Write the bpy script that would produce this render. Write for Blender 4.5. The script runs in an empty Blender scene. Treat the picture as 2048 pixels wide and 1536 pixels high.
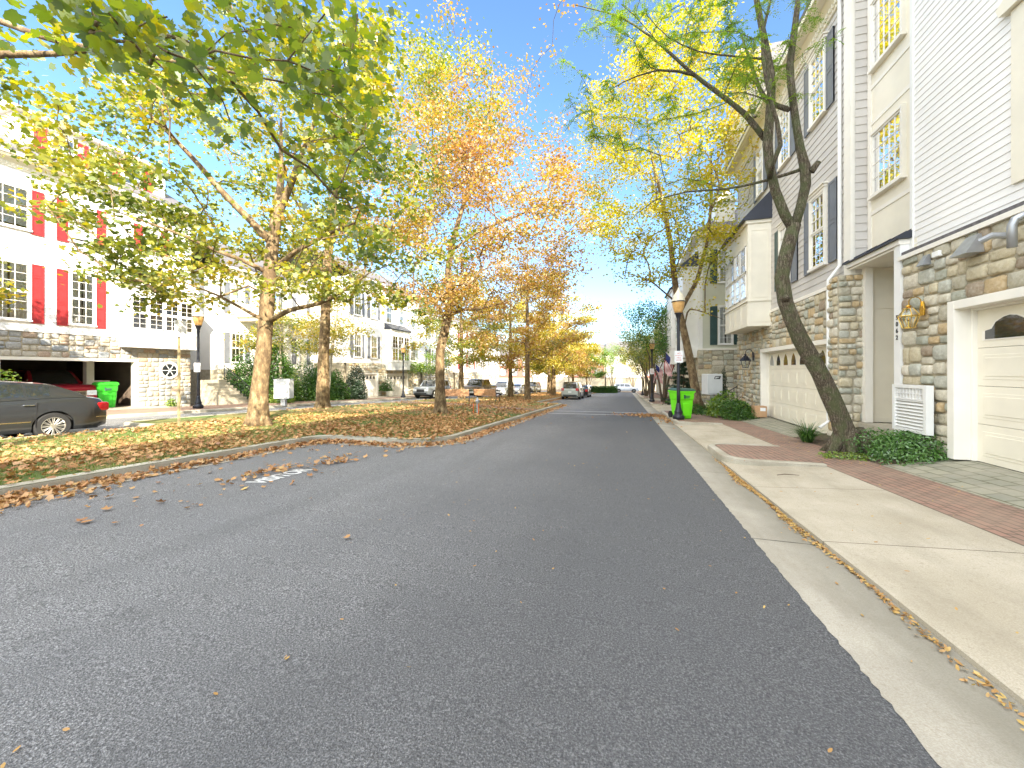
import bpy, bmesh, math, random
import numpy as np
from mathutils import Vector, Matrix
R = math.radians
C = bpy.context.scene.collection
sc = bpy.context.scene
# ---------------------------------------------------------------- camera
cam = bpy.data.objects.new('camera', bpy.data.cameras.new('camera'))
C.objects.link(cam)
cam.location = (0, 0, 1.5)
cam.rotation_euler = (R(90), 0, math.atan(226/770))
cam.data.sensor_width = 36
cam.data.lens = 770/2048*36
cam.data.shift_y = -26/2048
cam.data.clip_end = 3000
cam.data.clip_start = 0.05
sc.camera = cam
# ---------------------------------------------------------------- sky and sun
AZ = math.atan2(0.68, -0.73)
EL = R(30)
w = bpy.data.worlds.new("World"); sc.world = w; w.use_nodes = True
nt = w.node_tree
sky = nt.nodes.new('ShaderNodeTexSky'); sky.sky_type = 'NISHITA'; sky.sun_disc = False
sky.sun_elevation = EL; sky.sun_rotation = AZ
sky.air_density = 1.0; sky.dust_density = 0.2; sky.ozone_density = 3.0
# white fill light added to the sky overhead and behind camera, blue left ahead
def wn(t, **k):
    n = nt.nodes.new('ShaderNode'+t)
    for a, b in k.items(): setattr(n, a, b)
    return n
tc = wn('TexCoord'); sp = wn('SeparateXYZ'); nt.links.new(tc.outputs['Generated'], sp.inputs[0])
def mr(src, a, b):
    n = wn('MapRange', interpolation_type='SMOOTHSTEP'); n.inputs['From Min'].default_value = a; n.inputs['From Max'].default_value = b; nt.links.new(src, n.inputs['Value']); return n.outputs[0]
def wm(op, a, b):
    n = wn('Math', operation=op)
    for q, v in zip(n.inputs, (a, b)):
        if hasattr(v, 'node'): nt.links.new(v, q)
        else: q.default_value = v
    return n.outputs[0]
cl = wn('TexNoise'); cl.inputs['Scale'].default_value = 3.2; cl.inputs['Detail'].default_value = 6; nt.links.new(tc.outputs['Generated'], cl.inputs['Vector'])
fac = wm('MAXIMUM', mr(sp.outputs[1], .22, -.3), mr(sp.outputs[2], .80, .95))
fac = wm('MULTIPLY', wm('MULTIPLY', fac, mr(sp.outputs[2], -.02, .25)), wm('ADD', mr(cl.outputs['Fac'], .3, .65), .35))
sky_fill = wn('Mix', data_type='RGBA', blend_type='ADD'); sky_fill.inputs[0].default_value = 1
sc1 = wn('Mix', data_type='RGBA', blend_type='MULTIPLY'); sc1.inputs[0].default_value = 1; sc1.inputs[7].default_value = (.80, .92, 1.0, 1); nt.links.new(sky.outputs[0], sc1.inputs[6])
vc = wn('Mix', data_type='RGBA'); vc.inputs[6].default_value = (0, 0, 0, 1); vc.inputs[7].default_value = (9.3, 8.7, 7.5, 1); nt.links.new(fac, vc.inputs[0])
nt.links.new(sc1.outputs[2], sky_fill.inputs[6]); nt.links.new(vc.outputs[2], sky_fill.inputs[7]); nt.links.new(sky_fill.outputs[2], nt.nodes['Background'].inputs[0])
nt.nodes['Background'].inputs[1].default_value = 0.1
sl = bpy.data.lights.new('sun', 'SUN'); sl.energy = 3.8; sl.angle = R(0.6); sl.color = (1.0, 0.90, 0.74)
so = bpy.data.objects.new('sun', sl); C.objects.link(so)
sd = Vector((math.sin(AZ)*math.cos(EL), math.cos(AZ)*math.cos(EL), math.sin(EL)))
so.rotation_euler = sd.to_track_quat('Z', 'Y').to_euler()
so.location = (20, -20, 40)
sc.view_settings.view_transform = 'Standard'; sc.view_settings.look = 'None'
sc.view_settings.gamma = 1.0; sc.view_settings.exposure = 2.17
try:
    sc.cycles.max_bounces = 8; sc.cycles.diffuse_bounces = 4; sc.cycles.transparent_max_bounces = 12
except Exception: pass

# ---------------------------------------------------------------- helpers
def g(y):                      # the street falls gently away from the camera
    return -0.034*max(-30, min(85, y))
class F:                       # a facade frame: a along, z up, d outward
    def __init__(s, O, A, N):
        s.O = Vector(O); s.A = Vector(A).normalized(); s.N = Vector(N).normalized()
    def p(s, a, z, d): return s.O + s.A*a + Vector((0, 0, z)) + s.N*d
W0 = F((0, 0, 0), (1, 0, 0), (0, 1, 0))
def FR(x): return F((x, 0, 0), (0, 1, 0), (-1, 0, 0))
def FL(x): return F((x, 0, 0), (0, 1, 0), (1, 0, 0))
def FP(y): return F((0, y, 0), (1, 0, 0), (0, -1, 0))
class MB:
    def __init__(s): s.v = []; s.f = []; s.m = []
    def add(s, vs, fs, mi=0):
        n = len(s.v); s.v += [tuple(v) for v in vs]
        for f in fs: s.f.append([i+n for i in f]); s.m.append(mi)
    def box(s, f, a0, a1, z0, z1, d0, d1, mi=0):
        vs = [f.p(a, z, d) for a in (a0, a1) for z in (z0, z1) for d in (d0, d1)]
        s.add(vs, [(0,1,3,2),(4,6,7,5),(0,4,5,1),(2,3,7,6),(0,2,6,4),(1,5,7,3)], mi)
        return s
    def quad(s, pts, mi=0): s.add(pts, [tuple(range(len(pts)))], mi); return s
    def prism(s, f, poly, d0, d1, mi=0):
        n = len(poly)
        vs = [f.p(a, z, d0) for a, z in poly] + [f.p(a, z, d1) for a, z in poly]
        s.add(vs, [tuple(range(n)), tuple(range(2*n-1, n-1, -1))] + [(i, (i+1) % n, n+(i+1) % n, n+i) for i in range(n)], mi)
        return s
    def lprism(s, f, poly, a0, a1, mi=0):     # polygon in (d, z), swept along a
        n = len(poly)
        vs = [f.p(a0, z, d) for d, z in poly] + [f.p(a1, z, d) for d, z in poly]
        s.add(vs, [tuple(range(n)), tuple(range(2*n-1, n-1, -1))] + [(i, (i+1) % n, n+(i+1) % n, n+i) for i in range(n)], mi)
        return s
    def tube(s, pts, rad, n=8, mi=0, cap=True, wob=0.0, seed=0):
        P = [Vector(p) for p in pts]
        if not isinstance(rad, (list, tuple)): rad = [rad]*len(P)
        rg = random.Random(seed); base = len(s.v); up = None
        for i, p in enumerate(P):
            t = (P[min(i+1, len(P)-1)]-P[max(i-1, 0)])
            if t.length < 1e-9: t = Vector((0, 0, 1))
            t.normalize()
            if up is None: up = Vector((1, 0, 0)) if abs(t.x) < .8 else Vector((0, 1, 0))
            x = (up - t*up.dot(t)).normalized(); y = t.cross(x); up = x
            for k in range(n):
                an = 2*math.pi*k/n; r = rad[i]*(1+wob*(rg.random()-.5))
                s.v.append(tuple(p + x*math.cos(an)*r + y*math.sin(an)*r))
        for i in range(len(P)-1):
            for k in range(n):
                s.f.append([base+i*n+k, base+i*n+(k+1) % n, base+(i+1)*n+(k+1) % n, base+(i+1)*n+k]); s.m.append(mi)
        if cap:
            s.f.append([base+k for k in range(n-1, -1, -1)]); s.m.append(mi)
            s.f.append([base+(len(P)-1)*n+k for k in range(n)]); s.m.append(mi)
        return s
    def lathe(s, c, prof, n=20, axis=(0, 0, 1), mi=0, cap=True):
        c = Vector(c); ax = Vector(axis).normalized()
        x = Vector((1, 0, 0)) if abs(ax.x) < .8 else Vector((0, 1, 0))
        x = (x-ax*x.dot(ax)).normalized(); y = ax.cross(x); base = len(s.v)
        for r, z in prof:
            for k in range(n):
                an = 2*math.pi*k/n; s.v.append(tuple(c+ax*z+x*math.cos(an)*r+y*math.sin(an)*r))
        for i in range(len(prof)-1):
            for k in range(n):
                s.f.append([base+i*n+k, base+i*n+(k+1) % n, base+(i+1)*n+(k+1) % n, base+(i+1)*n+k]); s.m.append(mi)
        if cap:
            s.f.append([base+k for k in range(n-1, -1, -1)]); s.m.append(mi)
            s.f.append([base+(len(prof)-1)*n+k for k in range(n)]); s.m.append(mi)
        return s
ORI = {}
def empty(name, loc=(0, 0, 0), rz=0):
    o = bpy.data.objects.new(name, None); C.objects.link(o); o.location = loc; o.rotation_euler = (0, 0, rz)
    o.empty_display_size = .2
    ORI[o] = Vector(loc); return o
def tag(o, label=None, cat=None, group=None, kind=None):
    if label: o['label'] = label
    if cat: o['category'] = cat
    if group: o['group'] = group
    if kind: o['kind'] = kind
    return o
def thing(name, label, cat, loc=(0, 0, 0), group=None, rz=0):
    return tag(empty(name, loc, rz), label, cat, group)
def build(mb, name, mat, parent=None, smooth=False, bevel=0, loc=None):
    me = bpy.data.meshes.new(name)
    o0 = ORI[parent] if parent is not None else (Vector(loc) if loc is not None else Vector((0, 0, 0)))
    vs = [(v[0]-o0.x, v[1]-o0.y, v[2]-o0.z) for v in mb.v]
    me.from_pydata(vs, [], mb.f)
    mats = mat if isinstance(mat, (list, tuple)) else [mat]
    for m in mats: me.materials.append(m)
    if len(mats) > 1: me.polygons.foreach_set('material_index', mb.m)
    bm = bmesh.new(); bm.from_mesh(me); bmesh.ops.recalc_face_normals(bm, faces=bm.faces); bm.to_mesh(me); bm.free()
    if smooth: me.polygons.foreach_set('use_smooth', [True]*len(me.polygons))
    me.update()
    o = bpy.data.objects.new(name, me); C.objects.link(o)
    if parent is not None: o.parent = parent
    elif loc is not None: o.location = loc
    ORI[o] = o0
    if bevel:
        b = o.modifiers.new('bevel', 'BEVEL'); b.width = bevel; b.segments = 2; b.limit_method = 'ANGLE'
    return o
def text(s, size, pos, right, up, mat, parent=None, name='lettering', ext=.002, align='CENTER', bold=0):
    cu = bpy.data.curves.new(name, 'FONT'); cu.body = s; cu.size = size; cu.extrude = ext; cu.align_x = align; cu.offset = bold
    to = bpy.data.objects.new('tmp', cu); C.objects.link(to)
    dg = bpy.context.evaluated_depsgraph_get(); me = bpy.data.meshes.new_from_object(to.evaluated_get(dg))
    bpy.data.objects.remove(to)
    r = Vector(right).normalized(); u = Vector(up).normalized(); n = r.cross(u)
    o0 = ORI[parent] if parent is not None else Vector((0, 0, 0))
    for v in me.vertices: v.co = Vector(pos)+r*v.co.x+u*v.co.y+n*v.co.z-o0
    me.materials.clear(); me.materials.append(mat)
    o = bpy.data.objects.new(name, me); C.objects.link(o)
    if parent is not None: o.parent = parent
    ORI[o] = o0
    return o
def copy_tree(o, parent=None):
    c = o.copy(); C.objects.link(c); c.parent = parent
    for ch in list(o.children): copy_tree(ch, c)
    return c

# ---------------------------------------------------------------- materials
class NT:
    def __init__(s, name):
        s.mat = bpy.data.materials.new(name); s.mat.use_nodes = True; s.t = s.mat.node_tree
        s.b = s.t.nodes['Principled BSDF']; s.out = s.t.nodes['Material Output']
    def n(s, typ, **kw):
        nd = s.t.nodes.new('ShaderNode'+typ)
        for k, v in kw.items():
            if k in nd.inputs.keys(): 
                nd.inputs[k].default_value = v
            else: setattr(nd, k, v)
        return nd
    def l(s, a, b): s.t.links.new(a, b)
    def pos(s, scale=(1, 1, 1), rot=(0, 0, 0)):
        ge = s.n('NewGeometry'); mp = s.n('Mapping'); mp.inputs['Scale'].default_value = scale; mp.inputs['Rotation'].default_value = rot
        s.l(ge.outputs['Position'], mp.inputs[0]); return mp.outputs[0]
    def objc(s, scale=(1, 1, 1), rot=(0, 0, 0)):
        ge = s.n('TexCoord'); mp = s.n('Mapping'); mp.inputs['Scale'].default_value = scale; mp.inputs['Rotation'].default_value = rot
        s.l(ge.outputs['Object'], mp.inputs[0]); return mp.outputs[0]
    def noise(s, vec, scale, detail=3, rough=.5):
        nd = s.n('TexNoise'); nd.inputs['Scale'].default_value = scale; nd.inputs['Detail'].default_value = detail; nd.inputs['Roughness'].default_value = rough
        s.l(vec, nd.inputs['Vector']); return nd.outputs['Fac']
    def ramp(s, fac, stops, interp='LINEAR'):
        nd = s.n('ValToRGB'); cr = nd.color_ramp; cr.interpolation = interp
        while len(cr.elements) < len(stops): cr.elements.new(.5)
        for e, (p, c) in zip(cr.elements, stops): e.position = p; e.color = tuple(c)+(1,) if len(c) == 3 else c
        s.l(fac, nd.inputs[0]); return nd.outputs[0]
    def mix(s, fac, a, b, mode='MIX'):
        nd = s.n('Mix'); nd.data_type = 'RGBA'; nd.blend_type = mode
        for sock, v in ((nd.inputs[0], fac), (nd.inputs[6], a), (nd.inputs[7], b)):
            if hasattr(v, 'is_linked') or hasattr(v, 'node'): s.l(v, sock)
            else: sock.default_value = v if not isinstance(v, tuple) or len(v) == 4 else v+(1,)
        return nd.outputs[2]
    def math(s, op, a, b=0.0):
        nd = s.n('Math'); nd.operation = op
        for sock, v in ((nd.inputs[0], a), (nd.inputs[1], b)):
            if hasattr(v, 'node'): s.l(v, sock)
            else: sock.default_value = v
        return nd.outputs[0]
    def bump(s, h, strength=.3, dist=.01, nrm=None):
        nd = s.n('Bump'); nd.inputs['Strength'].default_value = strength; nd.inputs['Distance'].default_value = dist
        s.l(h, nd.inputs['Height'])
        s.l(nd.outputs[0], s.b.inputs['Normal']); return nd
    def col(s, c):
        if hasattr(c, 'node'): s.l(c, s.b.inputs['Base Color'])
        else: s.b.inputs['Base Color'].default_value = tuple(c)+(1,)
    def rough(s, r):
        if hasattr(r, 'node'): s.l(r, s.b.inputs['Roughness'])
        else: s.b.inputs['Roughness'].default_value = r
def plain(name, c, rough=.5, metal=0, var=.12, scale=3, bump=0, bscale=60, coat=0):
    m = NT(name); p = m.pos(); n = m.noise(p, scale, 4)
    d = tuple(max(0, x*(1-var)) for x in c); e = tuple(min(1, x*(1+var)) for x in c)
    m.col(m.ramp(n, [(.3, d), (.7, e)])); m.rough(rough); m.b.inputs['Metallic'].default_value = metal
    if coat: m.b.inputs['Coat Weight'].default_value = coat; m.b.inputs['Coat Roughness'].default_value = .04
    if bump: m.bump(m.noise(p, bscale, 3), bump, .005)
    return m.mat
def island(name, stops, rough=.8, bump=.5, bscale=14, var=.35, interp='LINEAR'):
    m = NT(name); p = m.pos(); ge = m.n('NewGeometry')
    c = m.ramp(ge.outputs['Random Per Island'], stops, interp)
    n = m.noise(p, bscale, 6, .65); n2 = m.noise(p, bscale*.35, 3)
    c = m.mix(m.math('MULTIPLY', n2, var), c, m.ramp(n, [(.35, (.16, .12, .07)), (.65, (.75, .72, .62))]), 'MIX')
    m.col(c); m.rough(rough); m.bump(n, bump, .03)
    return m.mat
M = {}
# asphalt
m = NT('asphalt'); p = m.pos()
n1 = m.noise(p, 100, 2, .8); n2 = m.noise(p, .55, 4); vo = m.n('TexVoronoi', Scale=140.0); m.l(p, vo.inputs['Vector'])
c = m.ramp(n1, [(.34, (.024, .024, .025)), (.46, (.14, .14, .141)), (.56, (.235, .235, .235)), (.66, (.50, .50, .50))])
c = m.mix(m.math('MULTIPLY', m.ramp(n2, [(.35, (0, 0, 0)), (.7, (1, 1, 1))]), .35), c, (.15, .155, .165), 'MIX')
n3 = m.noise(m.pos((1, .12, 1)), 1.6, 3)
c = m.mix(m.math('MULTIPLY', m.ramp(n3, [(.5, (0, 0, 0)), (.75, (1, 1, 1))]), .22), c, (.08, .08, .083))
vc_ = m.n('TexVoronoi', Scale=.42); vc_.feature = 'DISTANCE_TO_EDGE'; wp = m.n('VectorMath'); wp.operation = 'ADD'; wn_ = m.n('TexNoise'); wn_.inputs['Scale'].default_value = 1.3; wn_.inputs['Detail'].default_value = 6; m.l(p, wn_.inputs['Vector']); m.l(p, wp.inputs[0]); m.l(wn_.outputs['Color'], wp.inputs[1]); m.l(wp.outputs[0], vc_.inputs['Vector'])
ck = m.math('MULTIPLY', m.ramp(vc_.outputs['Distance'], [(.0, (1, 1, 1)), (.006, (0, 0, 0))]), m.ramp(m.noise(p, .23, 2), [(.62, (0, 0, 0)), (.7, (.5, .5, .5))]))
c = m.mix(ck, c, (.03, .03, .03, 1)); sf = m.ramp(m.noise(m.pos((1, .25, 1), (0, 0, .4)), 7, 5, .7), [(.68, (0, 0, 0)), (.76, (.35, .35, .35))]); c = m.mix(m.math('MULTIPLY', sf, m.ramp(m.noise(p, .8, 2), [(.5, (0, 0, 0)), (.65, (1, 1, 1))])), c, (.32, .32, .31, 1))
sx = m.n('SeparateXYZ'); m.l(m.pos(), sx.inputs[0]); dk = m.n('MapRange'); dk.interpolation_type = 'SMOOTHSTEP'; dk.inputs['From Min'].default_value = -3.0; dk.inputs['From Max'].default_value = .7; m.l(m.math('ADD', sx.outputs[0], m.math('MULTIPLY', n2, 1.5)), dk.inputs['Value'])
c = m.mix(m.math('MULTIPLY', dk.outputs[0], .62), c, (.05, .051, .054, 1))  # shading contrast put into the colour: road darker towards the right kerb
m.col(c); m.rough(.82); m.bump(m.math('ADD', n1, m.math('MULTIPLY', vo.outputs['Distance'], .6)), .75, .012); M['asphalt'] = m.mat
# concrete
def concrete(name, c1, c2, joint=0):
    m = NT(name); p = m.pos(); n1 = m.noise(p, 120, 2, .7); n2 = m.noise(p, 1.1, 5, .6)
    a = m.mix(m.ramp(n2, [(.35, (0, 0, 0)), (.7, (1, 1, 1))]), c1+(1,), c2+(1,))
    a = m.mix(m.math('MULTIPLY', m.ramp(n1, [(.42, (1, 1, 1)), (.6, (0, 0, 0))]), .3), a, (.2, .16, .1, 1))
    n5 = m.noise(m.pos((1, .22, 1)), 3.4, 5, .65); a = m.mix(m.math('MULTIPLY', m.ramp(n5, [(.48, (0, 0, 0)), (.72, (1, 1, 1))]), .38), a, (.24, .21, .15, 1))
    n6 = m.noise(p, 34, 3, .6); a = m.mix(m.math('MULTIPLY', m.ramp(n6, [(.60, (0, 0, 0)), (.68, (1, 1, 1))]), .4), a, (.26, .22, .16, 1))
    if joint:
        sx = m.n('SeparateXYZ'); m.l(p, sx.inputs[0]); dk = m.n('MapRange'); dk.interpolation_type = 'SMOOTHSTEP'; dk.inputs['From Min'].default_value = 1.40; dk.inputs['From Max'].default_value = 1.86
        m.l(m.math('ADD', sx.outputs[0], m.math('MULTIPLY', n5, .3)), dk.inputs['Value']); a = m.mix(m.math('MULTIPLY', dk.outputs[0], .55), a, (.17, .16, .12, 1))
    m.col(a); m.rough(.9); m.bump(n1, .5, .006); return m.mat
M['conc'] = concrete('concrete', (.43, .38, .285), (.56, .505, .40))
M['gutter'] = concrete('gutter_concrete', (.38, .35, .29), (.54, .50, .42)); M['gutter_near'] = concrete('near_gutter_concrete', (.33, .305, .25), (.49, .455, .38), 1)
M['kerb'] = concrete('kerb_concrete', (.38, .35, .27), (.56, .53, .44))
def brickm(name, cols, mortar, bw, bh, rot=0, mortar_s=.012, off=.5):
    m = NT(name); p = m.pos((1, 1, 1), (0, 0, R(rot)))
    b = m.n('TexBrick'); b.offset = off; b.inputs['Scale'].default_value = 1; b.inputs['Brick Width'].default_value = bw; b.inputs['Row Height'].default_value = bh
    b.inputs['Mortar Size'].default_value = mortar_s; b.inputs['Mortar Smooth'].default_value = .3; b.inputs['Bias'].default_value = 0
    b.inputs['Color1'].default_value = cols[0]+(1,); b.inputs['Color2'].default_value = cols[1]+(1,); b.inputs['Mortar'].default_value = mortar+(1,)
    m.l(p, b.inputs['Vector']); n = m.noise(p, 2.2, 4); n2 = m.noise(p, 30, 3)
    c = m.mix(m.math('MULTIPLY', m.ramp(n, [(.4, (0, 0, 0)), (.7, (1, 1, 1))]), .6), b.outputs['Color'], cols[2]+(1,))
    c = m.mix(m.math('MULTIPLY', n2, .3), c, (.1, .08, .06, 1))
    m.col(c); m.rough(.88); m.bump(m.math('SUBTRACT', m.math('MULTIPLY', n2, .3), b.outputs['Fac']), .6, .008); return m.mat
M['brickpave'] = brickm('brick_paving', ((.38, .215, .155), (.27, .175, .13), (.35, .25, .18)), (.13, .10, .07), .21, .105, 90)
M['cobble'] = brickm('driveway_pavers', ((.36, .35, .26), (.27, .27, .21), (.40, .37, .29)), (.14, .14, .08), .30, .2, 90, .014)
M['brickwall'] = brickm('brick_wall', ((.38, .15, .10), (.30, .12, .08), (.34, .16, .11)), (.4, .36, .3), .21, .075, 0)
# grass and leaf covered ground
m = NT('lawn'); p = m.pos(); n1 = m.noise(p, 26, 5, .7); n2 = m.noise(p, .5, 4, .6); n3 = m.noise(p, 60, 3)
gr_ = m.ramp(n1, [(.3, (.04, .08, .015)), (.55, (.11, .19, .035)), (.75, (.22, .28, .06))])
lf_ = m.ramp(n3, [(.3, (.13, .08, .03)), (.5, (.34, .21, .08)), (.7, (.52, .34, .12))])
m.col(m.mix(m.ramp(n2, [(.36, (0, 0, 0)), (.6, (.9, .9, .9))]), gr_, lf_)); m.rough(.95); m.bump(n1, 1, .05); M['lawn'] = m.mat
M['dirt'] = plain('mulch_ground', (.10, .07, .045), .95, 0, .5, 12, .8, 40)
M['white'] = plain('white_trim', (.80, .79, .75), .55, 0, .04, 2)
M['offw'] = plain('cream_trim', (.82, .78, .69), .5, 0, .05, 2, .05)
M['cream'] = plain('cream_paint', (.80, .745, .61), .5, 0, .05, 2, .05)
M['sid_w'] = plain('white_siding', (.83, .81, .775), .5, 0, .04, 1.5, .06, 90)
M['sid_g'] = plain('grey_beige_siding', (.55, .52, .48), .55, 0, .06, 1.5, .08, 90)
M['sid_y'] = plain('sage_siding', (.58, .58, .46), .55, 0, .06, 1.5, .08, 90)
M['sid_l'] = plain('pale_siding', (.72, .74, .78), .55, 0, .05, 1.5, .08, 90)
M['red'] = plain('red_shutter_paint', (.34, .028, .03), .45, 0, .12, 3)
M['shg'] = plain('grey_shutter_paint', (.16, .17, .19), .45, 0, .1, 3)
M['shd'] = plain('green_shutter_paint', (.03, .07, .065), .45, 0, .1, 3)
M['dark'] = plain('dark_interior', (.025, .025, .027), .9)
M['blackm'] = plain('black_metal', (.028, .03, .04), .38, .3, .2, 6)
M['roofs'] = plain('grey_shingles', (.13, .12, .12), .9, 0, .4, 14, .6, 40)
M['roofb'] = plain('dark_standing_seam', (.05, .055, .07), .4, .5, .1, 3)
M['galv'] = plain('galvanised_metal', (.42, .43, .44), .45, .7, .12, 8)
M['brass'] = plain('polished_brass', (.75, .48, .10), .22, 1, .1, 8)
M['mortar'] = plain('mortar', (.42, .37, .27), .95, 0, .2, 6, .6, 60)
M['stone'] = island('field_stone', [(0, (.44, .40, .29)), (.18, (.56, .48, .31)), (.34, (.36, .37, .29)), (.48, (.60, .55, .42)), (.60, (.52, .37, .18)), (.72, (.46, .46, .38)), (.82, (.30, .22, .14)), (.88, (.64, .58, .45))], .85, .75, 16, .42, 'CONSTANT')
M['stoneb'] = island('blue_grey_stone', [(0, (.30, .31, .31)), (.2, (.45, .40, .31)), (.4, (.22, .25, .28)), (.55, (.48, .44, .37)), (.7, (.34, .34, .33)), (.85, (.38, .27, .19)), (1, (.5, .47, .4))], .85, .75, 16, .4, 'CONSTANT')
M['cartl'] = plain('lime_green_plastic', (.17, .80, .01), .42, 0, .04, 2)
M['cartd'] = plain('green_plastic', (.03, .42, .02), .42, 0, .06, 2)
M['lid'] = plain('dark_green_lid', (.05, .12, .09), .5)
M['rubber'] = plain('rubber', (.02, .02, .02), .8)
M['paint'] = plain('road_paint', (.62, .62, .60), .8, 0, .25, 25, .3)
M['sign'] = plain('sign_white', (.82, .82, .82), .4, 0, .02)
M['signred'] = plain('sign_red', (.55, .08, .06), .5)
M['plasticg'] = plain('light_grey_plastic', (.60, .61, .60), .5, 0, .05)
M['card'] = plain('cardboard', (.50, .30, .16), .85, 0, .08, 5)
M['black'] = plain('black_paint', (.02, .02, .022), .5)
M['wood'] = plain('bench_wood', (.44, .24, .12), .6, 0, .3, 14, .3)
M['orange'] = plain('orange_paint', (.75, .15, .03), .6)
M['blind'] = plain('window_blind', (.78, .78, .76), .7, 0, .03)
M['curtain'] = plain('curtain_fabric', (.72, .70, .64), .9, 0, .08, 12)
M['rimm'] = plain('wheel_alloy', (.62, .60, .54), .3, .8, .05)
M['chrome'] = plain('chrome', (.8, .8, .8), .12, 1, .02)
M['tail'] = plain('tail_light_red', (.55, .01, .015), .15, 0, .1, 3, coat=1)
M['headl'] = plain('headlight_glass', (.75, .78, .8), .1, 0, .1, 20, coat=1)
M['flagr'] = plain('flag_red', (.5, .03, .04), .8); M['flagw'] = plain('flag_white', (.8, .8, .8), .8); M['flagb'] = plain('flag_blue', (.03, .04, .16), .8)
def carp(name, c, metal=.6): return plain(name, c, .28, metal, .03, 1, coat=1)
# glass that lets the curtain behind it show
def glass(name, tint, ior=1.5, fac=.25):
    m = NT(name); tr = m.n('BsdfTransparent'); tr.inputs[0].default_value = tint+(1,)
    gl = m.n('BsdfGlossy'); gl.inputs['Roughness'].default_value = .02
    p = m.pos(); n = m.noise(p, 1.7, 2); bu = m.n('Bump'); bu.inputs['Strength'].default_value = .12; bu.inputs['Distance'].default_value = .03; m.l(n, bu.inputs['Height']); m.l(bu.outputs[0], gl.inputs['Normal'])
    fr = m.n('Fresnel'); fr.inputs['IOR'].default_value = ior
    f = m.math('ADD', m.math('MULTIPLY', fr.outputs[0], 1.3), fac*.4)
    mx = m.n('MixShader'); m.l(f, mx.inputs[0]); m.l(tr.outputs[0], mx.inputs[1]); m.l(gl.outputs[0], mx.inputs[2]); m.l(mx.outputs[0], m.out.inputs[0]); return m.mat
M['glass'] = glass('window_glass', (.88, .90, .90), 1.5, .35)
M['carglass'] = plain('car_glass', (.018, .022, .024), .04, 0, .1, 2, coat=1)
M['lampglass'] = glass('lantern_glass', (.9, .93, .9), 1.45, .15)
m = NT('amber_globe'); p = m.pos(); m.col(m.ramp(m.noise(p, 9, 3), [(.3, (.60, .32, .10)), (.7, (.80, .50, .20))])); m.rough(.3)
m.b.inputs['Subsurface Weight'].default_value = 0; M['amber'] = m.mat
M['frost'] = plain('frosted_dome', (.72, .66, .50), .35, 0, .12, 8)
# bark
m = NT('sycamore_bark'); p = m.pos((1, 1, .55)); n1 = m.noise(p, 7, 4, .6); n2 = m.noise(m.pos((1, 1, .3)), 38, 4, .7); n3 = m.noise(p, 2.2, 3)
c = m.ramp(n1, [(.40, (.10, .06, .03)), (.48, (.19, .125, .06)), (.56, (.28, .20, .10)), (.68, (.42, .33, .19))])
c = m.mix(m.math('MULTIPLY', n3, .5), c, (.20, .14, .07, 1)); c = m.mix(m.math('MULTIPLY', m.ramp(n2, [(.4, (1, 1, 1)), (.55, (0, 0, 0))]), .5), c, (.07, .045, .02, 1))
m.col(c); m.rough(.9); m.bump(m.math('ADD', n2, n1), .8, .03); M['bark'] = m.mat
m = NT('locust_bark'); p = m.pos((1, 1, .16)); n1 = m.noise(p, 30, 5, .7); n2 = m.noise(m.pos(), 5, 4)
n1b = m.math('ABSOLUTE', m.math('SUBTRACT', n1, .5), 0)
c = m.ramp(n1b, [(.0, (.035, .024, .014)), (.045, (.12, .09, .055)), (.12, (.26, .215, .15))]); c = m.mix(m.ramp(n2, [(.42, (0, 0, 0)), (.62, (.7, .7, .7))]), c, (.105, .125, .045, 1), 'MIX')
n4 = m.noise(m.pos(), 60, 2); c = m.mix(m.math('MULTIPLY', m.ramp(n4, [(.66, (0, 0, 0)), (.7, (1, 1, 1))]), .5), c, (.5, .48, .38, 1))
m.col(c); m.rough(.95); m.bump(n1b, 1, .09); M['barkl'] = m.mat
M['barkd'] = plain('dark_bark', (.12, .09, .06), .95, 0, .4, 20, .8, 30)
M['barkp'] = plain('pale_bark', (.40, .35, .26), .9, 0, .3, 9, .5, 30)
# leaves
def leafm(name, stops, clump=.5, trans=.5, gl=.08, cs=.45):
    m = NT(name); ge = m.n('NewGeometry'); n = m.noise(m.pos(), cs, 2)
    f = m.math('ADD', m.math('MULTIPLY', ge.outputs['Random Per Island'], 1-clump), m.math('MULTIPLY', m.math('SUBTRACT', m.math('MULTIPLY', n, 2.2), .6), clump))
    c = m.ramp(f, stops)
    v = m.noise(m.pos(), 25, 2); c = m.mix(m.math('MULTIPLY', v, .25), c, (.08, .07, .02, 1))
    d = m.n('BsdfDiffuse'); t = m.n('BsdfTranslucent'); gg = m.n('BsdfGlossy'); gg.inputs['Roughness'].default_value = .45
    gg.inputs[0].default_value = (.8, .85, .8, 1)
    m.l(c, d.inputs[0]); hs = m.n('HueSaturation'); hs.inputs['Value'].default_value = 1.2; hs.inputs['Saturation'].default_value = 1.15; m.l(c, hs.inputs['Color']); m.l(hs.outputs[0], t.inputs[0])
    a = m.n('MixShader'); a.inputs[0].default_value = trans; m.l(d.outputs[0], a.inputs[1]); m.l(t.outputs[0], a.inputs[2])
    b = m.n('MixShader'); b.inputs[0].default_value = gl; m.l(a.outputs[0], b.inputs[1]); m.l(gg.outputs[0], b.inputs[2]); m.l(b.outputs[0], m.out.inputs[0]); return m.mat
G0, G1, Y0, Y1, O0, O1, B0 = (.045, .085, .012), (.12, .18, .02), (.34, .34, .035), (.64, .50, .07), (.52, .31, .09), (.40, .19, .08), (.27, .11, .06)
M['lf_green'] = leafm('leaves_green_turning', [(0, G0), (.28, (.10, .15, .02)), (.48, (.24, .27, .035)), (.66, Y0), (.84, Y1), (1, O0)])
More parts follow.
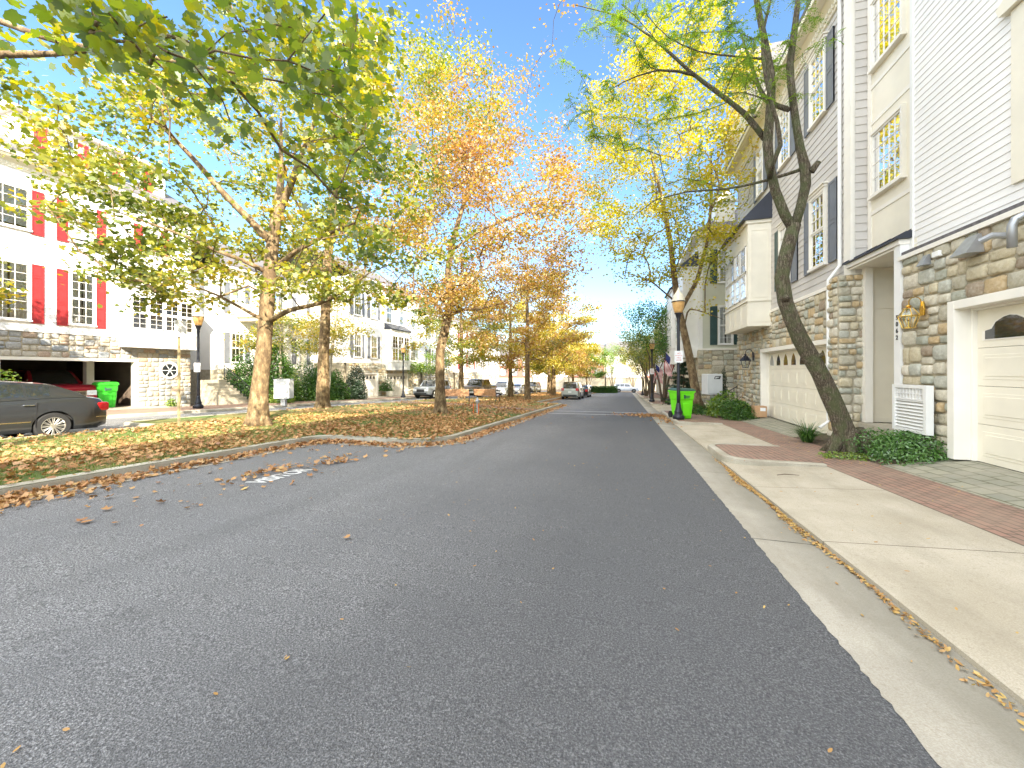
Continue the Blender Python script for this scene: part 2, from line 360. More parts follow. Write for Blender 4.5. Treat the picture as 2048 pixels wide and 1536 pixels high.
M['lf_near'] = leafm('near_green_leaves', [(0, (.05, .09, .015)), (.35, (.11, .18, .025)), (.62, (.22, .28, .04)), (.82, Y0), (1, Y1)], .45, .6, .1, 1.2)
M['lf_ground'] = leafm('ground_cover_leaves', [(0, (.03, .10, .015)), (.5, (.08, .22, .03)), (1, (.16, .34, .06))], .4, .35, .1, 2)
M['lf_mid'] = leafm('leaves_green_yellow', [(0, (.06, .12, .015)), (.3, (.16, .23, .025)), (.55, Y0), (.75, Y1), (.9, O0), (1, O1)])
M['lf_gold'] = leafm('leaves_gold_and_green', [(0, (.10, .17, .02)), (.2, (.26, .32, .03)), (.38, (.46, .45, .04)), (.68, (.70, .56, .06)), (1, O0)], .6, .5, .06, .5)
M['lf_yel'] = leafm('leaves_golden', [(0, (.15, .2, .02)), (.3, Y0), (.6, Y1), (.85, (.62, .40, .06)), (1, O0)])
M['lf_org'] = leafm('leaves_rust', [(0, (.10, .14, .02)), (.16, (.26, .26, .04)), (.34, (.58, .42, .07)), (.55, O0), (.78, O1), (1, B0)])
M['lf_loc'] = leafm('locust_leaflets', [(0, (.08, .18, .025)), (.4, (.18, .32, .04)), (.75, (.34, .42, .06)), (1, Y1)])
M['lf_shrub'] = leafm('shrub_leaves', [(0, (.02, .07, .01)), (.5, (.05, .15, .02)), (.85, (.12, .25, .03)), (1, (.2, .32, .05))], .4, .35, .05, 1.2)
M['lf_lime'] = leafm('lime_leaves', [(0, (.06, .14, .02)), (.4, (.16, .30, .03)), (.8, (.35, .45, .06)), (1, (.5, .5, .08))], .4, .5, .08)
M['lf_con'] = leafm('conifer_needles', [(0, (.008, .03, .014)), (.6, (.02, .06, .025)), (1, (.05, .09, .04))], .5, .1, .08, 2)
M['lf_litter'] = leafm('fallen_brown_leaves', [(0, (.30, .13, .06)), (.35, (.46, .23, .10)), (.7, (.58, .33, .14)), (.92, (.64, .42, .18)), (1, (.62, .46, .10))], .25, .12, .06)
M['lf_small'] = leafm('fallen_small_leaflets', [(0, (.35, .17, .06)), (.5, (.52, .30, .10)), (1, (.62, .46, .14))], .2, .1, .05)
M['lf_grass'] = leafm('grass_blades', [(0, (.06, .12, .02)), (.5, (.14, .24, .035)), (.85, (.28, .34, .07)), (1, (.42, .38, .14))], .5, .4, .05)

# ---------------------------------------------------------------- leaf geometry
MAPLE = np.array([(0, .6), (.09, .42), (.19, .38), (.2, .24), (.36, .36), (.52, .27), (.40, .14), (.36, .02), (.46, -.1), (.36, -.26), (.14, -.30), (0, -.36), (-.14, -.30), (-.36, -.26), (-.46, -.1), (-.36, .02), (-.40, .14), (-.52, .27), (-.36, .36), (-.2, .24), (-.19, .38), (-.09, .42)])
LOBE7 = np.array([(0, .58), (.2, .27), (.5, .25), (.34, -.05), (.22, -.36), (-.22, -.36), (-.34, -.05), (-.5, .25), (-.2, .27)])
KITE = np.array([(0, .55), (.36, .05), (0, -.45), (-.36, .05)])
OVAL = np.array([(0, .5), (.2, .2), (.17, -.25), (0, -.5), (-.17, -.25), (-.2, .2)])
def leafmesh(name, cen, size, shape, mat, parent=None, tilt=.8, seed=0, curl=.25, up=None, dirs=None):
    rg = np.random.default_rng(seed); cen = np.asarray(cen, float); n = len(cen); k = len(shape)
    nr = rg.normal(size=(n, 3))*tilt; nr[:, 2] += 1.0
    if up is not None: nr += up
    nr /= np.linalg.norm(nr, axis=1)[:, None]
    a = rg.normal(size=(n, 3)) if dirs is None else np.asarray(dirs, float)
    a = a-nr*(a*nr).sum(1)[:, None]; a /= (np.linalg.norm(a, axis=1)[:, None]+1e-9); b = np.cross(nr, a)
    s = size*(rg.uniform(.6, 1.25, n)) if np.isscalar(size) else size
    cu = rg.uniform(-.3, 1, n)*curl
    V = np.empty((n, k, 3))
    for j, (x, y) in enumerate(shape):
        V[:, j] = cen + b*(x*s)[:, None] + a*(y*s)[:, None] + nr*((x*x+y*y)*cu*s*1.6)[:, None]
    o0 = ORI[parent] if parent is not None else Vector((0, 0, 0))
    V = V.reshape(-1, 3)-np.array(o0)
    me = bpy.data.meshes.new(name); me.vertices.add(n*k); me.vertices.foreach_set('co', V.ravel())
    me.loops.add(n*k); me.loops.foreach_set('vertex_index', np.arange(n*k, dtype=np.int32))
    me.polygons.add(n); me.polygons.foreach_set('loop_start', np.arange(0, n*k, k, dtype=np.int32))
    me.polygons.foreach_set('loop_total', np.full(n, k, dtype=np.int32)); me.update(calc_edges=True)
    me.materials.append(mat)
    o = bpy.data.objects.new(name, me); C.objects.link(o)
    if parent is not None: o.parent = parent
    ORI[o] = o0; return o

# ---------------------------------------------------------------- trees
def grow(mb, trunk, trad, tips, limbs=(), fork=0.5, seed=0, kseg=.6, sides=5, tipr=.008, arch=.18, tn=14, wob=.06):
    """trunk and limbs are polylines with radii; every tip grows a bough from the nearest wood"""
    rg = random.Random(seed); P = []; par = []; rad = []
    def addline(pts, rr, parent):
        idx = []
        for p, r in zip(pts, rr):
            P.append(Vector(p)); par.append(parent); rad.append(r); parent = len(P)-1; idx.append(parent)
        return idx
    def dens(pts, rr, step=.35):
        a, b = [Vector(pts[0])], [rr[0]]
        for i in range(len(pts)-1):
            p, q = Vector(pts[i]), Vector(pts[i+1]); n = max(1, int((q-p).length/step))
            for k in range(1, n+1):
                t = k/n; a.append(p.lerp(q, t)); b.append(rr[i]*(1-t)+rr[i+1]*t)
        for i in range(2, len(a)-2): a[i] = (a[i-1]+a[i]*2+a[i+1])/4
        return a, b
    tp, tr = dens(trunk, trad); mb.tube(tp, tr, tn, wob=wob, seed=seed)
    ti = addline(tp, tr, -1); usable = [i for i in ti if (P[i]-P[0]).length > fork]
    fixed = set(range(len(P)))
    for lp, lr in limbs:
        a, b = dens(lp, lr, .3); mb.tube(a, b, 8, wob=wob, seed=seed+1)
        par0 = min(ti, key=lambda i: (P[i]-a[0]).length)
        ids = addline(a, b, par0); usable += ids[1:]; fixed |= set(ids)
    cen = P[usable[0]]
    tips = sorted([Vector(t) for t in tips], key=lambda t: (t-cen).length)
    paths = []
    for t in tips:
        best = None; bc = 1e9
        for i in usable:
            d = (P[i]-t).length; c = d + .9*max(0, P[i].z-t.z) + .12*(P[i]-cen).length
            if c < bc: bc = c; best = i
        s = P[best]; d = (t-s).length; n = max(2, int(d/kseg)); ids = [best]
        side = Vector((rg.uniform(-1, 1), rg.uniform(-1, 1), rg.uniform(-.2, 1)))*d*.09
        prev = best
        for k in range(1, n+1):
            f = k/n; q = s.lerp(t, f) + Vector((0, 0, arch*d*math.sin(math.pi*f)*.6)) + side*math.sin(math.pi*f) + Vector([rg.gauss(0, .03*d/n) for _ in range(3)])
            P.append(q); par.append(prev); rad.append(0); prev = len(P)-1; ids.append(prev); usable.append(prev)
        paths.append(ids)
    acc = [0.0]*len(P)
    for i in range(len(P)-1, -1, -1):
        if i in fixed: continue
        if acc[i] == 0: acc[i] = tipr**2.2
        rad[i] = acc[i]**(1/2.2)
        if par[i] >= 0: acc[par[i]] += acc[i]
    for ids in paths:
        r0 = min(rad[ids[0]], rad[ids[1]]*1.25); rr = [r0]+[rad[i] for i in ids[1:]]
        mb.tube([P[i] for i in ids], rr, sides, cap=False)
    return [[P[i] for i in ids] for ids in paths]
def crown_tips(n, c, r, seed, low=None, hole=.42, flat=1.0):
    rg = np.random.default_rng(seed); out = []; ph = rg.uniform(0, 6, 6)
    while len(out) < n:
        p = rg.uniform(-1, 1, 3); l = np.linalg.norm(p)
        an = math.atan2(p[1], p[0]); lim = 1+.16*math.sin(2*an+ph[0])+.12*math.sin(3*an+ph[1]+3*p[2])
        if l > lim or l < .35: continue
        q = np.array(c)+p*np.array(r)
        if math.sin(q[0]*1.3+ph[2])*math.sin(q[1]*1.2+ph[3])*math.sin(q[2]*1.5+ph[4]) > hole: continue
        if low is not None and q[2] < low: continue
        out.append(q)
    return out
def tree(name, label, base, trunk, trad, c, r, ntips, nleaf, lsize, mat, bark='bark', seed=0, limbs=(), shape=None, low=None, spread=.42, group=None, extra=(), roots=True, sides=5, arch=.18, tilt=.8, tipr=.009, fork=2.0, cat='tree', hole=.42, vs=.45):
    root = thing(name, label, cat, base, group)
    mb = MB(); tips = crown_tips(ntips, c, r, seed, low, hole) + [np.array(e) for e in extra]
    paths = grow(mb, trunk, trad, tips, limbs, fork=fork, seed=seed, sides=sides, arch=arch, tipr=tipr)
    if roots:
        rg = random.Random(seed); b = Vector(trunk[0]); r0 = trad[0]
        for k in range(6):
            an = k*1.05+rg.uniform(-.3, .3); dx = Vector((math.cos(an), math.sin(an), 0))
            mb.tube([b+Vector((0, 0, r0*1.5))+dx*r0*.35, b+dx*r0*.95+Vector((0, 0, .10)), b+dx*r0*1.9+Vector((0, 0, -.04))], [r0*.5, r0*.36, r0*.12], 7, wob=.1, seed=k)
    build(mb, 'trunk', M[bark], root, smooth=True)
    rg = np.random.default_rng(seed+5); cen = []
    w_ = rg.uniform(.3, 1.7, len(paths)); w_ /= w_.sum()
    for pth, ww in zip(paths, w_):
        m_ = int(nleaf*ww)
        pts = np.array([tuple(q) for q in pth[max(1, len(pth)//2):]])
        t = rg.uniform(0, 1, m_)**.7*(len(pts)-1); i = np.clip(t.astype(int), 0, max(0, len(pts)-2)); fr = (t-i)[:, None]
        j = np.clip(i+1, 0, len(pts)-1); q = pts[i]*(1-fr)+pts[j]*fr
        cen.append(q+rg.normal(size=(m_, 3))*np.array([spread, spread, spread*vs]))
    cen = np.concatenate(cen)
    leafmesh('crown', cen, lsize, shape if shape is not None else KITE, M[mat], root, tilt=tilt, seed=seed)
    return root
def shrub(name, label, c, r, n, ls, mat, seed=0, shape=OVAL, cat='shrub', group=None, tilt=1.2, stems=6, lumps=7, bark='barkd'):
    root = thing(name, label, cat, (c[0], c[1], c[2]), group)
    rg = np.random.default_rng(seed); L = rg.normal(size=(lumps, 3)); L /= np.linalg.norm(L, axis=1)[:, None]; L[:, 2] = np.abs(L[:, 2])
    L *= .5; cen = []
    d = rg.normal(size=(n, 3)); d /= np.linalg.norm(d, axis=1)[:, None]; rad = rg.uniform(.55, 1, n)**.5
    who = rg.integers(0, lumps, n); q = L[who]+d*rad[:, None]*.52
    q[:, 2] = np.abs(q[:, 2])
    q = np.array(c)+q*np.array([r[0], r[1], r[2]])
    leafmesh('foliage', q, ls, shape, M[mat], root, tilt=tilt, seed=seed, up=d*.9)
    mb = MB()
    for k in range(stems):
        an = 6.28*k/stems; e = Vector(c)+Vector((math.cos(an)*r[0]*.6, math.sin(an)*r[1]*.6, r[2]*.75))
        mb.tube([Vector(c)+Vector((0, 0, -.05)), Vector(c)+Vector((math.cos(an)*r[0]*.2, math.sin(an)*r[1]*.2, r[2]*.35)), e], [.02+.01*r[2], .015, .006], 5)
    build(mb, 'stems', M[bark], root)
    return root

# ---------------------------------------------------------------- facade parts
def siding(root, f, a0, a1, z0, z1, pitch, mat, d=0, name='siding'):
    mb = MB(); z = z0; e_ = .002+.08*pitch
    while z < z1-1e-4:
        zz = min(z+pitch, z1)
        mb.quad([f.p(a0, z, d+e_), f.p(a1, z, d+e_), f.p(a1, zz, d+.002), f.p(a0, zz, d+.002)])
        mb.quad([f.p(a0, z, d+.002), f.p(a1, z, d+.002), f.p(a1, z, d+e_), f.p(a0, z, d+e_)])
        z = zz
    return build(mb, name, M[mat], root)
def stones(root, f, rects, d, mat, smin=.16, smax=.5, seed=0, thick=.25, name='stone_wall'):
    rg = random.Random(seed); mo = MB(); mb = MB(); cells = []
    def split(a0, a1, z0, z1):
        w_, h = a1-a0, z1-z0
        mw = rg.uniform(smin*1.2, smax); mh = rg.uniform(smin, smax*.62)
        if w_ <= mw and h <= mh: cells.append((a0, a1, z0, z1)); return
        if w_/mw > h/mh and w_ > smin*1.5:
            t = rg.uniform(.36, .64); m_ = a0+w_*t; split(a0, m_, z0, z1); split(m_, a1, z0, z1)
        elif h > smin*1.2:
            t = rg.uniform(.36, .64); m_ = z0+h*t; split(a0, a1, z0, m_); split(a0, a1, m_, z1)
        else: cells.append((a0, a1, z0, z1))
    for (a0, a1, z0, z1) in rects:
        mo.box(f, a0, a1, z0, z1, d-thick, d)
        split(a0, a1, z0, z1)
    for (a0, a1, z0, z1) in cells:
        gp = rg.uniform(.006, .013); a0 += gp; a1 -= gp; z0 += gp; z1 -= gp; w_, h = a1-a0, z1-z0
        if w_ < .03 or h < .03: continue
        j = lambda s=.1: rg.uniform(-s, s)*min(w_, h)
        cr = .14*min(w_, h)
        ring = [(a0+cr+abs(j()), z0+abs(j(.04))), ((a0+a1)/2+j(), z0+abs(j(.05))), (a1-cr-abs(j()), z0+abs(j(.04))), (a1-abs(j(.04)), z0+cr+abs(j())), (a1-abs(j(.05)), (z0+z1)/2+j()), (a1-abs(j(.04)), z1-cr-abs(j())),
                (a1-cr-abs(j()), z1-abs(j(.04))), ((a0+a1)/2+j(), z1-abs(j(.05))), (a0+cr+abs(j()), z1-abs(j(.04))), (a0+abs(j(.04)), z1-cr-abs(j())), (a0+abs(j(.05)), (z0+z1)/2+j()), (a0+abs(j(.04)), z0+cr+abs(j()))]
        ca, cz = (a0+a1)/2, (z0+z1)/2; n = 12; h0 = rg.uniform(.022, .065); tl = rg.uniform(-.03, .03); tz = rg.uniform(-.03, .03)
        V = [f.p(a, z, d) for a, z in ring]
        for s_, hh in ((.93, h0*.75), (.72, h0*1.0)):
            V += [f.p(ca+(a-ca)*s_, cz+(z-cz)*s_, d+hh+(a-ca)*tl+(z-cz)*tz+rg.uniform(-.005, .006)) for a, z in ring]
        V.append(f.p(ca+j(), cz+j(), d+h0*1.1+rg.uniform(-.004, .01)))
        fs = []
        for q in (0, 1):
            fs += [(q*n+i, q*n+(i+1) % n, (q+1)*n+(i+1) % n, (q+1)*n+i) for i in range(n)]
        fs += [(2*n+i, 2*n+(i+1) % n, 3*n) for i in range(n)]
        mb.add(V, fs)
    w_ = build(mb, name, M[mat], root, smooth=True)
    build(mo, 'mortar', M['mortar'], w_)
    return w_
def window(root, f, a0, a1, z0, z1, cols=3, rows=4, d=0.02, case=.09, mat='white', back='curtain', sill=True, head=False, dh=True, blinds=False):
    mb = MB(); e = .07
    mb.box(f, a0-case, a0, z0, z1, d-.02, d+e); mb.box(f, a1, a1+case, z0, z1, d-.02, d+e)
    mb.box(f, a0-case, a1+case, z1, z1+case*1.2, d-.02, d+e+.003); mb.box(f, a0-case-.02, a1+case+.02, z0-.07, z0, d-.02, d+e+.03)
    if head:
        mb.box(f, a0-case-.03, a1+case+.03, z1+case*1.2, z1+case*2.2, d-.02, d+e+.03); mb.box(f, a0-case-.07, a1+case+.07, z1+case*2.2, z1+case*2.7, d-.02, d+e+.07)
    s = .045
    zm = (z0+z1)/2; segs = [(z0, zm-.001, d+.045), (zm+.001, z1, d+.06)] if dh else [(z0, z1, d+.05)]
    for (p, q, dd) in segs:
        mb.box(f, a0+.002, a0+s, p, q, d-.01, dd); mb.box(f, a1-s, a1-.002, p, q, d-.01, dd)
        mb.box(f, a0+s, a1-s, p, p+s, d-.01, dd-.002); mb.box(f, a0+s, a1-s, q-s, q, d-.01, dd-.002)
        r_ = max(1, rows//len(segs))
        for i in range(1, cols):
            x = a0+s+(a1-a0-2*s)*i/cols; mb.box(f, x-.009, x+.009, p+s, q-s, dd-.03, dd-.012)
        for i in range(1, r_):
            z = p+s+(q-p-2*s)*i/r_; mb.box(f, a0+s, a1-s, z-.009, z+.009, dd-.029, dd-.013)
    w_ = build(mb, 'window', M[mat], root)
    gm = MB(); gm.quad([f.p(a0+s, z0+s, d+.026), f.p(a1-s, z0+s, d+.026), f.p(a1-s, z1-s, d+.026), f.p(a0+s, z1-s, d+.026)]); build(gm, 'pane', M['glass'], w_)
    bk = MB(); bk.quad([f.p(a0, z0, d+.001), f.p(a1, z0, d+.001), f.p(a1, z1, d+.001), f.p(a0, z1, d+.001)]); build(bk, 'dark_room', M['dark'], w_)
    if back == 'curtain':
        cm = MB()
        for (p, q) in ((a0+.03, a0+(a1-a0)*.47), (a1-(a1-a0)*.47, a1-.03)):
            N = 14; V = []; 
            for i in range(N+1):
                a = p+(q-p)*i/N; dd = d+.012+.006*math.sin(i*2.1)
                V += [f.p(a, z0+.05, dd), f.p(a, z1-.05, dd)]
            cm.add(V, [(2*i, 2*i+2, 2*i+3, 2*i+1) for i in range(N)])
        build(cm, 'curtain', M['curtain'], w_)
    if back == 'blind':
        cm = MB(); zz = z0+(z1-z0)*.08
        while zz < z1-.06:
            cm.quad([f.p(a0+.04, zz, d+.02), f.p(a1-.04, zz, d+.02), f.p(a1-.04, zz+.04, d+.009), f.p(a0+.04, zz+.04, d+.009)]); zz += .055
        build(cm, 'blind', M['blind'], w_)
    return w_
def shutter(root, f, a0, a1, z0, z1, mat, panels=2, d=.03):
    mb = MB(); e = .035; s = .055
    mb.box(f, a0, a1, z0, z1, d-.01, d+e-.014)
    mb.box(f, a0, a0+s, z0+.001, z1-.001, d-.008, d+e); mb.box(f, a1-s, a1, z0+.001, z1-.001, d-.008, d+e)
    fr = [0, 1] if panels == 1 else ([0, .48, 1] if panels == 2 else [0, .38, .78, 1])
    for i, t in enumerate(fr):
        z = z0+(z1-z0)*t; lo = z0+.001 if t == 0 else (z1-s*1.3 if t == 1 else z-s*.6); hi = z0+s*1.3 if t == 0 else (z1-.001 if t == 1 else z+s*.6)
        mb.box(f, a0+s, a1-s, lo, hi, d-.006, d+e-.002)
    for p, q in zip(fr[:-1], fr[1:]):
        zl = z0+(z1-z0)*p+s*1.5; zh = z0+(z1-z0)*q-s*1.5
        if zh-zl > .1: mb.box(f, a0+s+.02, a1-s-.02, zl, zh, d, d+e-.006)
    return build(mb, 'shutter', M[mat], root)
def garage(root, f, a0, a1, z0, z1, mat='cream', cols=8, rows=4, d=-.12, nwin=8, jamb=.14, arch=True, wide=False):
    """jamb and lintel in the opening a0..a1, z0..z1 and a panelled door between"""
    fr = MB(); fr.box(f, a0, a0+jamb, z0, z1, d-.1, .075); fr.box(f, a1-jamb, a1, z0, z1, d-.1, .075); fr.box(f, a0+jamb, a1-jamb, z1-jamb, z1, d-.1, .072)
    fr.box(f, a0+jamb, a0+jamb+.04, z0, z1-jamb, d-.1, d+.06); fr.box(f, a1-jamb-.04, a1-jamb, z0, z1-jamb, d-.1, d+.06); fr.box(f, a0+jamb+.04, a1-jamb-.04, z1-jamb-.04, z1-jamb, d-.1, d+.058)
    build(fr, 'garage_frame', M['offw'], root, bevel=.006)
    A0, A1, Z1 = a0+jamb+.04, a1-jamb-.04, z1-jamb-.04
    mb = MB(); H = (Z1-z0)/rows
    for r_ in range(rows):
        zb = z0+H*r_; mb.box(f, A0, A1, zb+.003, zb+H-.003, d-.08, d)
        if r_ == rows-1 and nwin: continue
        for c_ in range(cols):
            x = A0+(A1-A0)*(c_+.09)/cols; x2 = A0+(A1-A0)*(c_+.91)/cols
            mb.prism(f, [(x, zb+H*.18), (x2, zb+H*.18), (x2, zb+H*.82), (x, zb+H*.82)], d-.01, d+.006)
            mb.box(f, x+.05, x2-.05, zb+H*.18+.05, zb+H*.82-.05, d, d+.014)
    dr = build(mb, 'garage_door', M[mat], root, bevel=.004)
    if nwin:
        gm = MB(); fm = MB(); zb = z0+H*(rows-1)
        for c_ in range(nwin):
            cx = A0+(A1-A0)*(c_+.5)/nwin; hw = (A1-A0)/nwin*(.36 if wide else .27); zl = zb+H*.22
            if wide: pts = [(-hw, 0), (hw, 0), (hw, H*.22), (hw*.72, H*.26), (hw*.55, H*.42), (hw*.25, H*.52), (0, H*.55), (-hw*.25, H*.52), (-hw*.55, H*.42), (-hw*.72, H*.26), (-hw, H*.22)]
            else: pts = [(-hw, 0), (hw, 0), (hw*.98, H*.25), (hw*.6, H*.48), (hw*.2, H*.6), (0, H*.66), (-hw*.2, H*.6), (-hw*.6, H*.48), (-hw*.98, H*.25)]
            fm.prism(f, [(cx+x*1.14, zl-.02+z*1.1) for x, z in pts], d-.005, d+.012)
            gm = MB(); gm.prism(f, [(cx+x, zl+z) for x, z in pts], d, d+.016); build(gm, 'pane', M['carglass'], dr)
        build(fm, 'window_trim', M['offw'], dr)
    return dr
def eave(root, f, a0, a1, z, over=.45, mat='offw', dent=True):
    mb = MB(); mb.box(f, a0, a1, z-.35, z, .0, .06); mb.box(f, a0, a1, z, z+.05, .0, over); mb.lprism(f, [(.06, z-.001), (.06, z-.16), (.2, z-.001)], a0, a1)
    mb.box(f, a0, a1, z+.051, z+.2, over-.03, over+.08)
    if dent:
        a = a0+.05
        while a < a1-.1: mb.box(f, a, a+.07, z-.28, z-.17, .06, .115); a += .15
    return build(mb, 'eave', M[mat], root)
def gable_roof(root, f, a0, a1, z, over=.5, depth=9, rise=3.2, mat='roofs', name='roof'):
    mb = MB(); th = .12; h = depth/2
    mb.lprism(f, [(over, z), (-h, z+rise), (-depth-over, z), (-depth-over, z+th), (-h, z+rise+th), (over, z+th)], a0, a1)
    return build(mb, name, M[mat], root)
def downspout(root, f, a, z0, z1, d=.05, mat='white', jog=None):
    mb = MB(); s = .045
    if jog is None: mb.box(f, a-s, a+s, z0, z1, d, d+.07)
    else:
        zj, a2, d2 = jog
        pts = [f.p(a, z1, d), f.p(a, zj+.25, d), f.p(a2, zj-.1, d2), f.p(a2, z0+.2, d2), f.p(a2, z0+.02, d2+.2)]
        mb.tube(pts, [s]*5, 8)
    return build(mb, 'downspout', M[mat], root, bevel=.006)
def bay(root, f, a0, a1, z0, z1, dep, nw, wz0, wz1, mat='offw', side=True, roofm='roofb', rise=.9, lowp=None, cols=2, trans=None):
    """projecting bay with a band of windows, panelled below, lean-to roof above"""
    mb = MB(); mb.box(f, a0, a1, z0, z1, 0, dep)
    lp = lowp or wz0-.12
    n = nw
    for i in range(n):
        x0 = a0+(a1-a0)*(i+.08)/n; x1 = a0+(a1-a0)*(i+.92)/n
        if lp-.15 > z0+.2: 
            for (p, q, r_, t) in ((x0, x1, z0+.08, z0+.12), (x0, x1, lp-.14, lp-.1), (x0, x0+.04, z0+.12, lp-.14), (x1-.04, x1, z0+.12, lp-.14)): mb.box(f, p, q, r_, t, dep, dep+.012)
    mb.box(f, a0-.04, a1+.04, lp-.05, lp+.02, 0, dep+.05); mb.box(f, a0-.05, a1+.05, z1-.12, z1, 0, dep+.08); mb.box(f, a0-.02, a1+.02, z0-.012, z0+.06, .0, dep+.02)
    for s_ in (a0-.012, a1):      # side panels
        mb.box(f, s_, s_+.012, z0+.15, z0+.19, .05, dep-.05); mb.box(f, s_, s_+.012, lp+.1, lp+.14, .1, dep-.1); mb.box(f, s_, s_+.012, z1-.4, z1-.36, .1, dep-.1)
        mb.box(f, s_, s_+.012, lp+.14, z1-.4, .1, .14); mb.box(f, s_, s_+.012, lp+.14, z1-.4, dep-.14, dep-.1)
    b = build(mb, 'bay_window', M[mat], root)
    fm = MB(); gm = MB(); dk = MB(); W_ = (a1-a0-.3)/n
    for i in range(n):
        p = a0+.15+W_*i+.05; q = p+W_-.1; zm = trans or (wz0+wz1)/2
        for (zl, zh) in ((wz0, zm-.03), (zm+.03, wz1)):
            for (u0, u1, v0, v1) in ((p, p+.04, zl, zh), (q-.04, q, zl, zh), (p, q, zl, zl+.04), (p, q, zh-.04, zh)): fm.box(f, u0, u1, v0, v1, dep, dep+.035)
            for k in range(1, cols): x = p+(q-p)*k/cols; fm.box(f, x-.008, x+.008, zl+.04, zh-.04, dep+.015, dep+.03)
            for k in range(1, 3): z = zl+(zh-zl)*k/3; fm.box(f, p+.04, q-.04, z-.008, z+.008, dep+.016, dep+.029)
            gm.quad([f.p(p, zl, dep+.014), f.p(q, zl, dep+.014), f.p(q, zh, dep+.014), f.p(p, zh, dep+.014)])
            dk.quad([f.p(p, zl, dep+.004), f.p(q, zl, dep+.004), f.p(q, zh, dep+.004), f.p(p, zh, dep+.004)])
    build(fm, 'window_frame', M['white'], b); build(gm, 'pane', M['glass'], b); build(dk, 'dark_room', M['dark'], b)
    if roofm:
        rm = MB(); rm.lprism(f, [(dep+.2, z1+.001), (dep+.2, z1+.06), (0.0, z1+rise+.06), (0.0, z1+.001)], a0-.12, a1+.12); build(rm, 'bay_roof', M[roofm], root)
    return b
def wall_box(root, f, a0, a1, z0, z1, d0, d1, mat, name='wall'):
    return build(MB().box(f, a0, a1, z0, z1, d0, d1), name, M[mat], root)
def sunkwall(root, f, a0, a1, z0, z1, mat): return wall_box(root, f, a0, a1, z0, z1, -9, -.001, mat)

# ================================================================ THE SETTING
def struct(mb, name, mat, smooth=False):
    return tag(build(mb, name, mat, None, smooth), kind='structure')
def sheet(name, mat, poly, off, cut=True):
    """flat sheet following the fall of the street; off is a number or a list per corner"""
    mb = MB(); offs = off if isinstance(off, (list, tuple)) else [off]*len(poly)
    mb.quad([(x, y, g(y)+o) for (x, y), o in zip(poly, offs)]); return struct(mb, name, mat)
mb = MB()
ys = [-1500, -30, 85, 1500]
for y0, y1 in zip(ys[:-1], ys[1:]):
    mb.quad([(-1500, y0, g(y0)-.08), (1500, y0, g(y0)-.08), (1500, y1, g(y1)-.08), (-1500, y1, g(y1)-.08)])
struct(mb, 'ground', M['dirt'])
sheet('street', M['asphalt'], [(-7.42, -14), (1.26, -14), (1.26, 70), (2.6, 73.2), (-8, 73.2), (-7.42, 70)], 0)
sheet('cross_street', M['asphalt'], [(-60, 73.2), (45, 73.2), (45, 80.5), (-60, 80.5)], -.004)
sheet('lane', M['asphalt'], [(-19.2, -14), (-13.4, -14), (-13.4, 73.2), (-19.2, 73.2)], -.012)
rgk = random.Random(8); yy = -14.0
while yy < 70:
    y1 = yy+3.05; mb = MB(); n = 70 if -2 < yy < 24 else 2; P0 = [(1.2+rgk.uniform(-.009, .009), yy+3.038*i/n) for i in range(n+1)]
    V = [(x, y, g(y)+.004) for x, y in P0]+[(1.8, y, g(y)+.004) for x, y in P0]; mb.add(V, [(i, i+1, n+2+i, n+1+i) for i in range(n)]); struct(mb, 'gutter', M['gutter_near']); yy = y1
def strip(name, mat, pts, wd, off, side=1):
    mb = MB(); P = [Vector((x, y, 0)) for x, y in pts]; out = []
    for i, p in enumerate(P):
        t = (P[min(i+1, len(P)-1)]-P[max(0, i-1)]).normalized(); nrm = Vector((t.y, -t.x, 0))*side; out.append(p+nrm*wd)
    for i in range(len(P)-1):
        mb.quad([(q.x, q.y, g(q.y)+off) for q in (P[i], P[i+1], out[i+1], out[i])])
    return struct(mb, name, mat)
def kerb(name, pts, wd=.15, h=.15, side=1, top=None):
    """swept kerb with a rounded road edge, road on the +side"""
    mb = MB(); P = [Vector((x, y, 0)) for x, y in pts]; prof = [(0, -.05), (0.0, h-.035), (.012, h-.012), (.035, h), (wd, h), (wd, -.05)]; rows = []
    for i, p in enumerate(P):
        t = (P[min(i+1, len(P)-1)]-P[max(0, i-1)]).normalized(); nrm = Vector((t.y, -t.x, 0))*side
        hh = 1.0
        rows.append([(p.x-nrm.x*a, p.y-nrm.y*a, g(p.y)+z) for a, z in prof])
    n = len(prof)
    V = [v for r_ in rows for v in r_]
    mb.add(V, [(i*n+k, i*n+k+1, (i+1)*n+k+1, (i+1)*n+k) for i in range(len(P)-1) for k in range(n-1)] + [tuple(range(n)), tuple((len(P)-1)*n+k for k in range(n))])
    return struct(mb, name, M['kerb'])
def arc(cx, cy, r, a0, a1, n=8): return [(cx+r*math.cos(R(a0+(a1-a0)*i/n)), cy+r*math.sin(R(a0+(a1-a0)*i/n))) for i in range(n+1)]
def dens2(pts, step=1.2):
    out = [pts[0]]
    for (a, b), (c, d) in zip(pts[:-1], pts[1:]):
        n = max(1, int(math.hypot(c-a, d-b)/step))
        out += [(a+(c-a)*k/n, b+(d-b)*k/n) for k in range(1, n+1)]
    return out
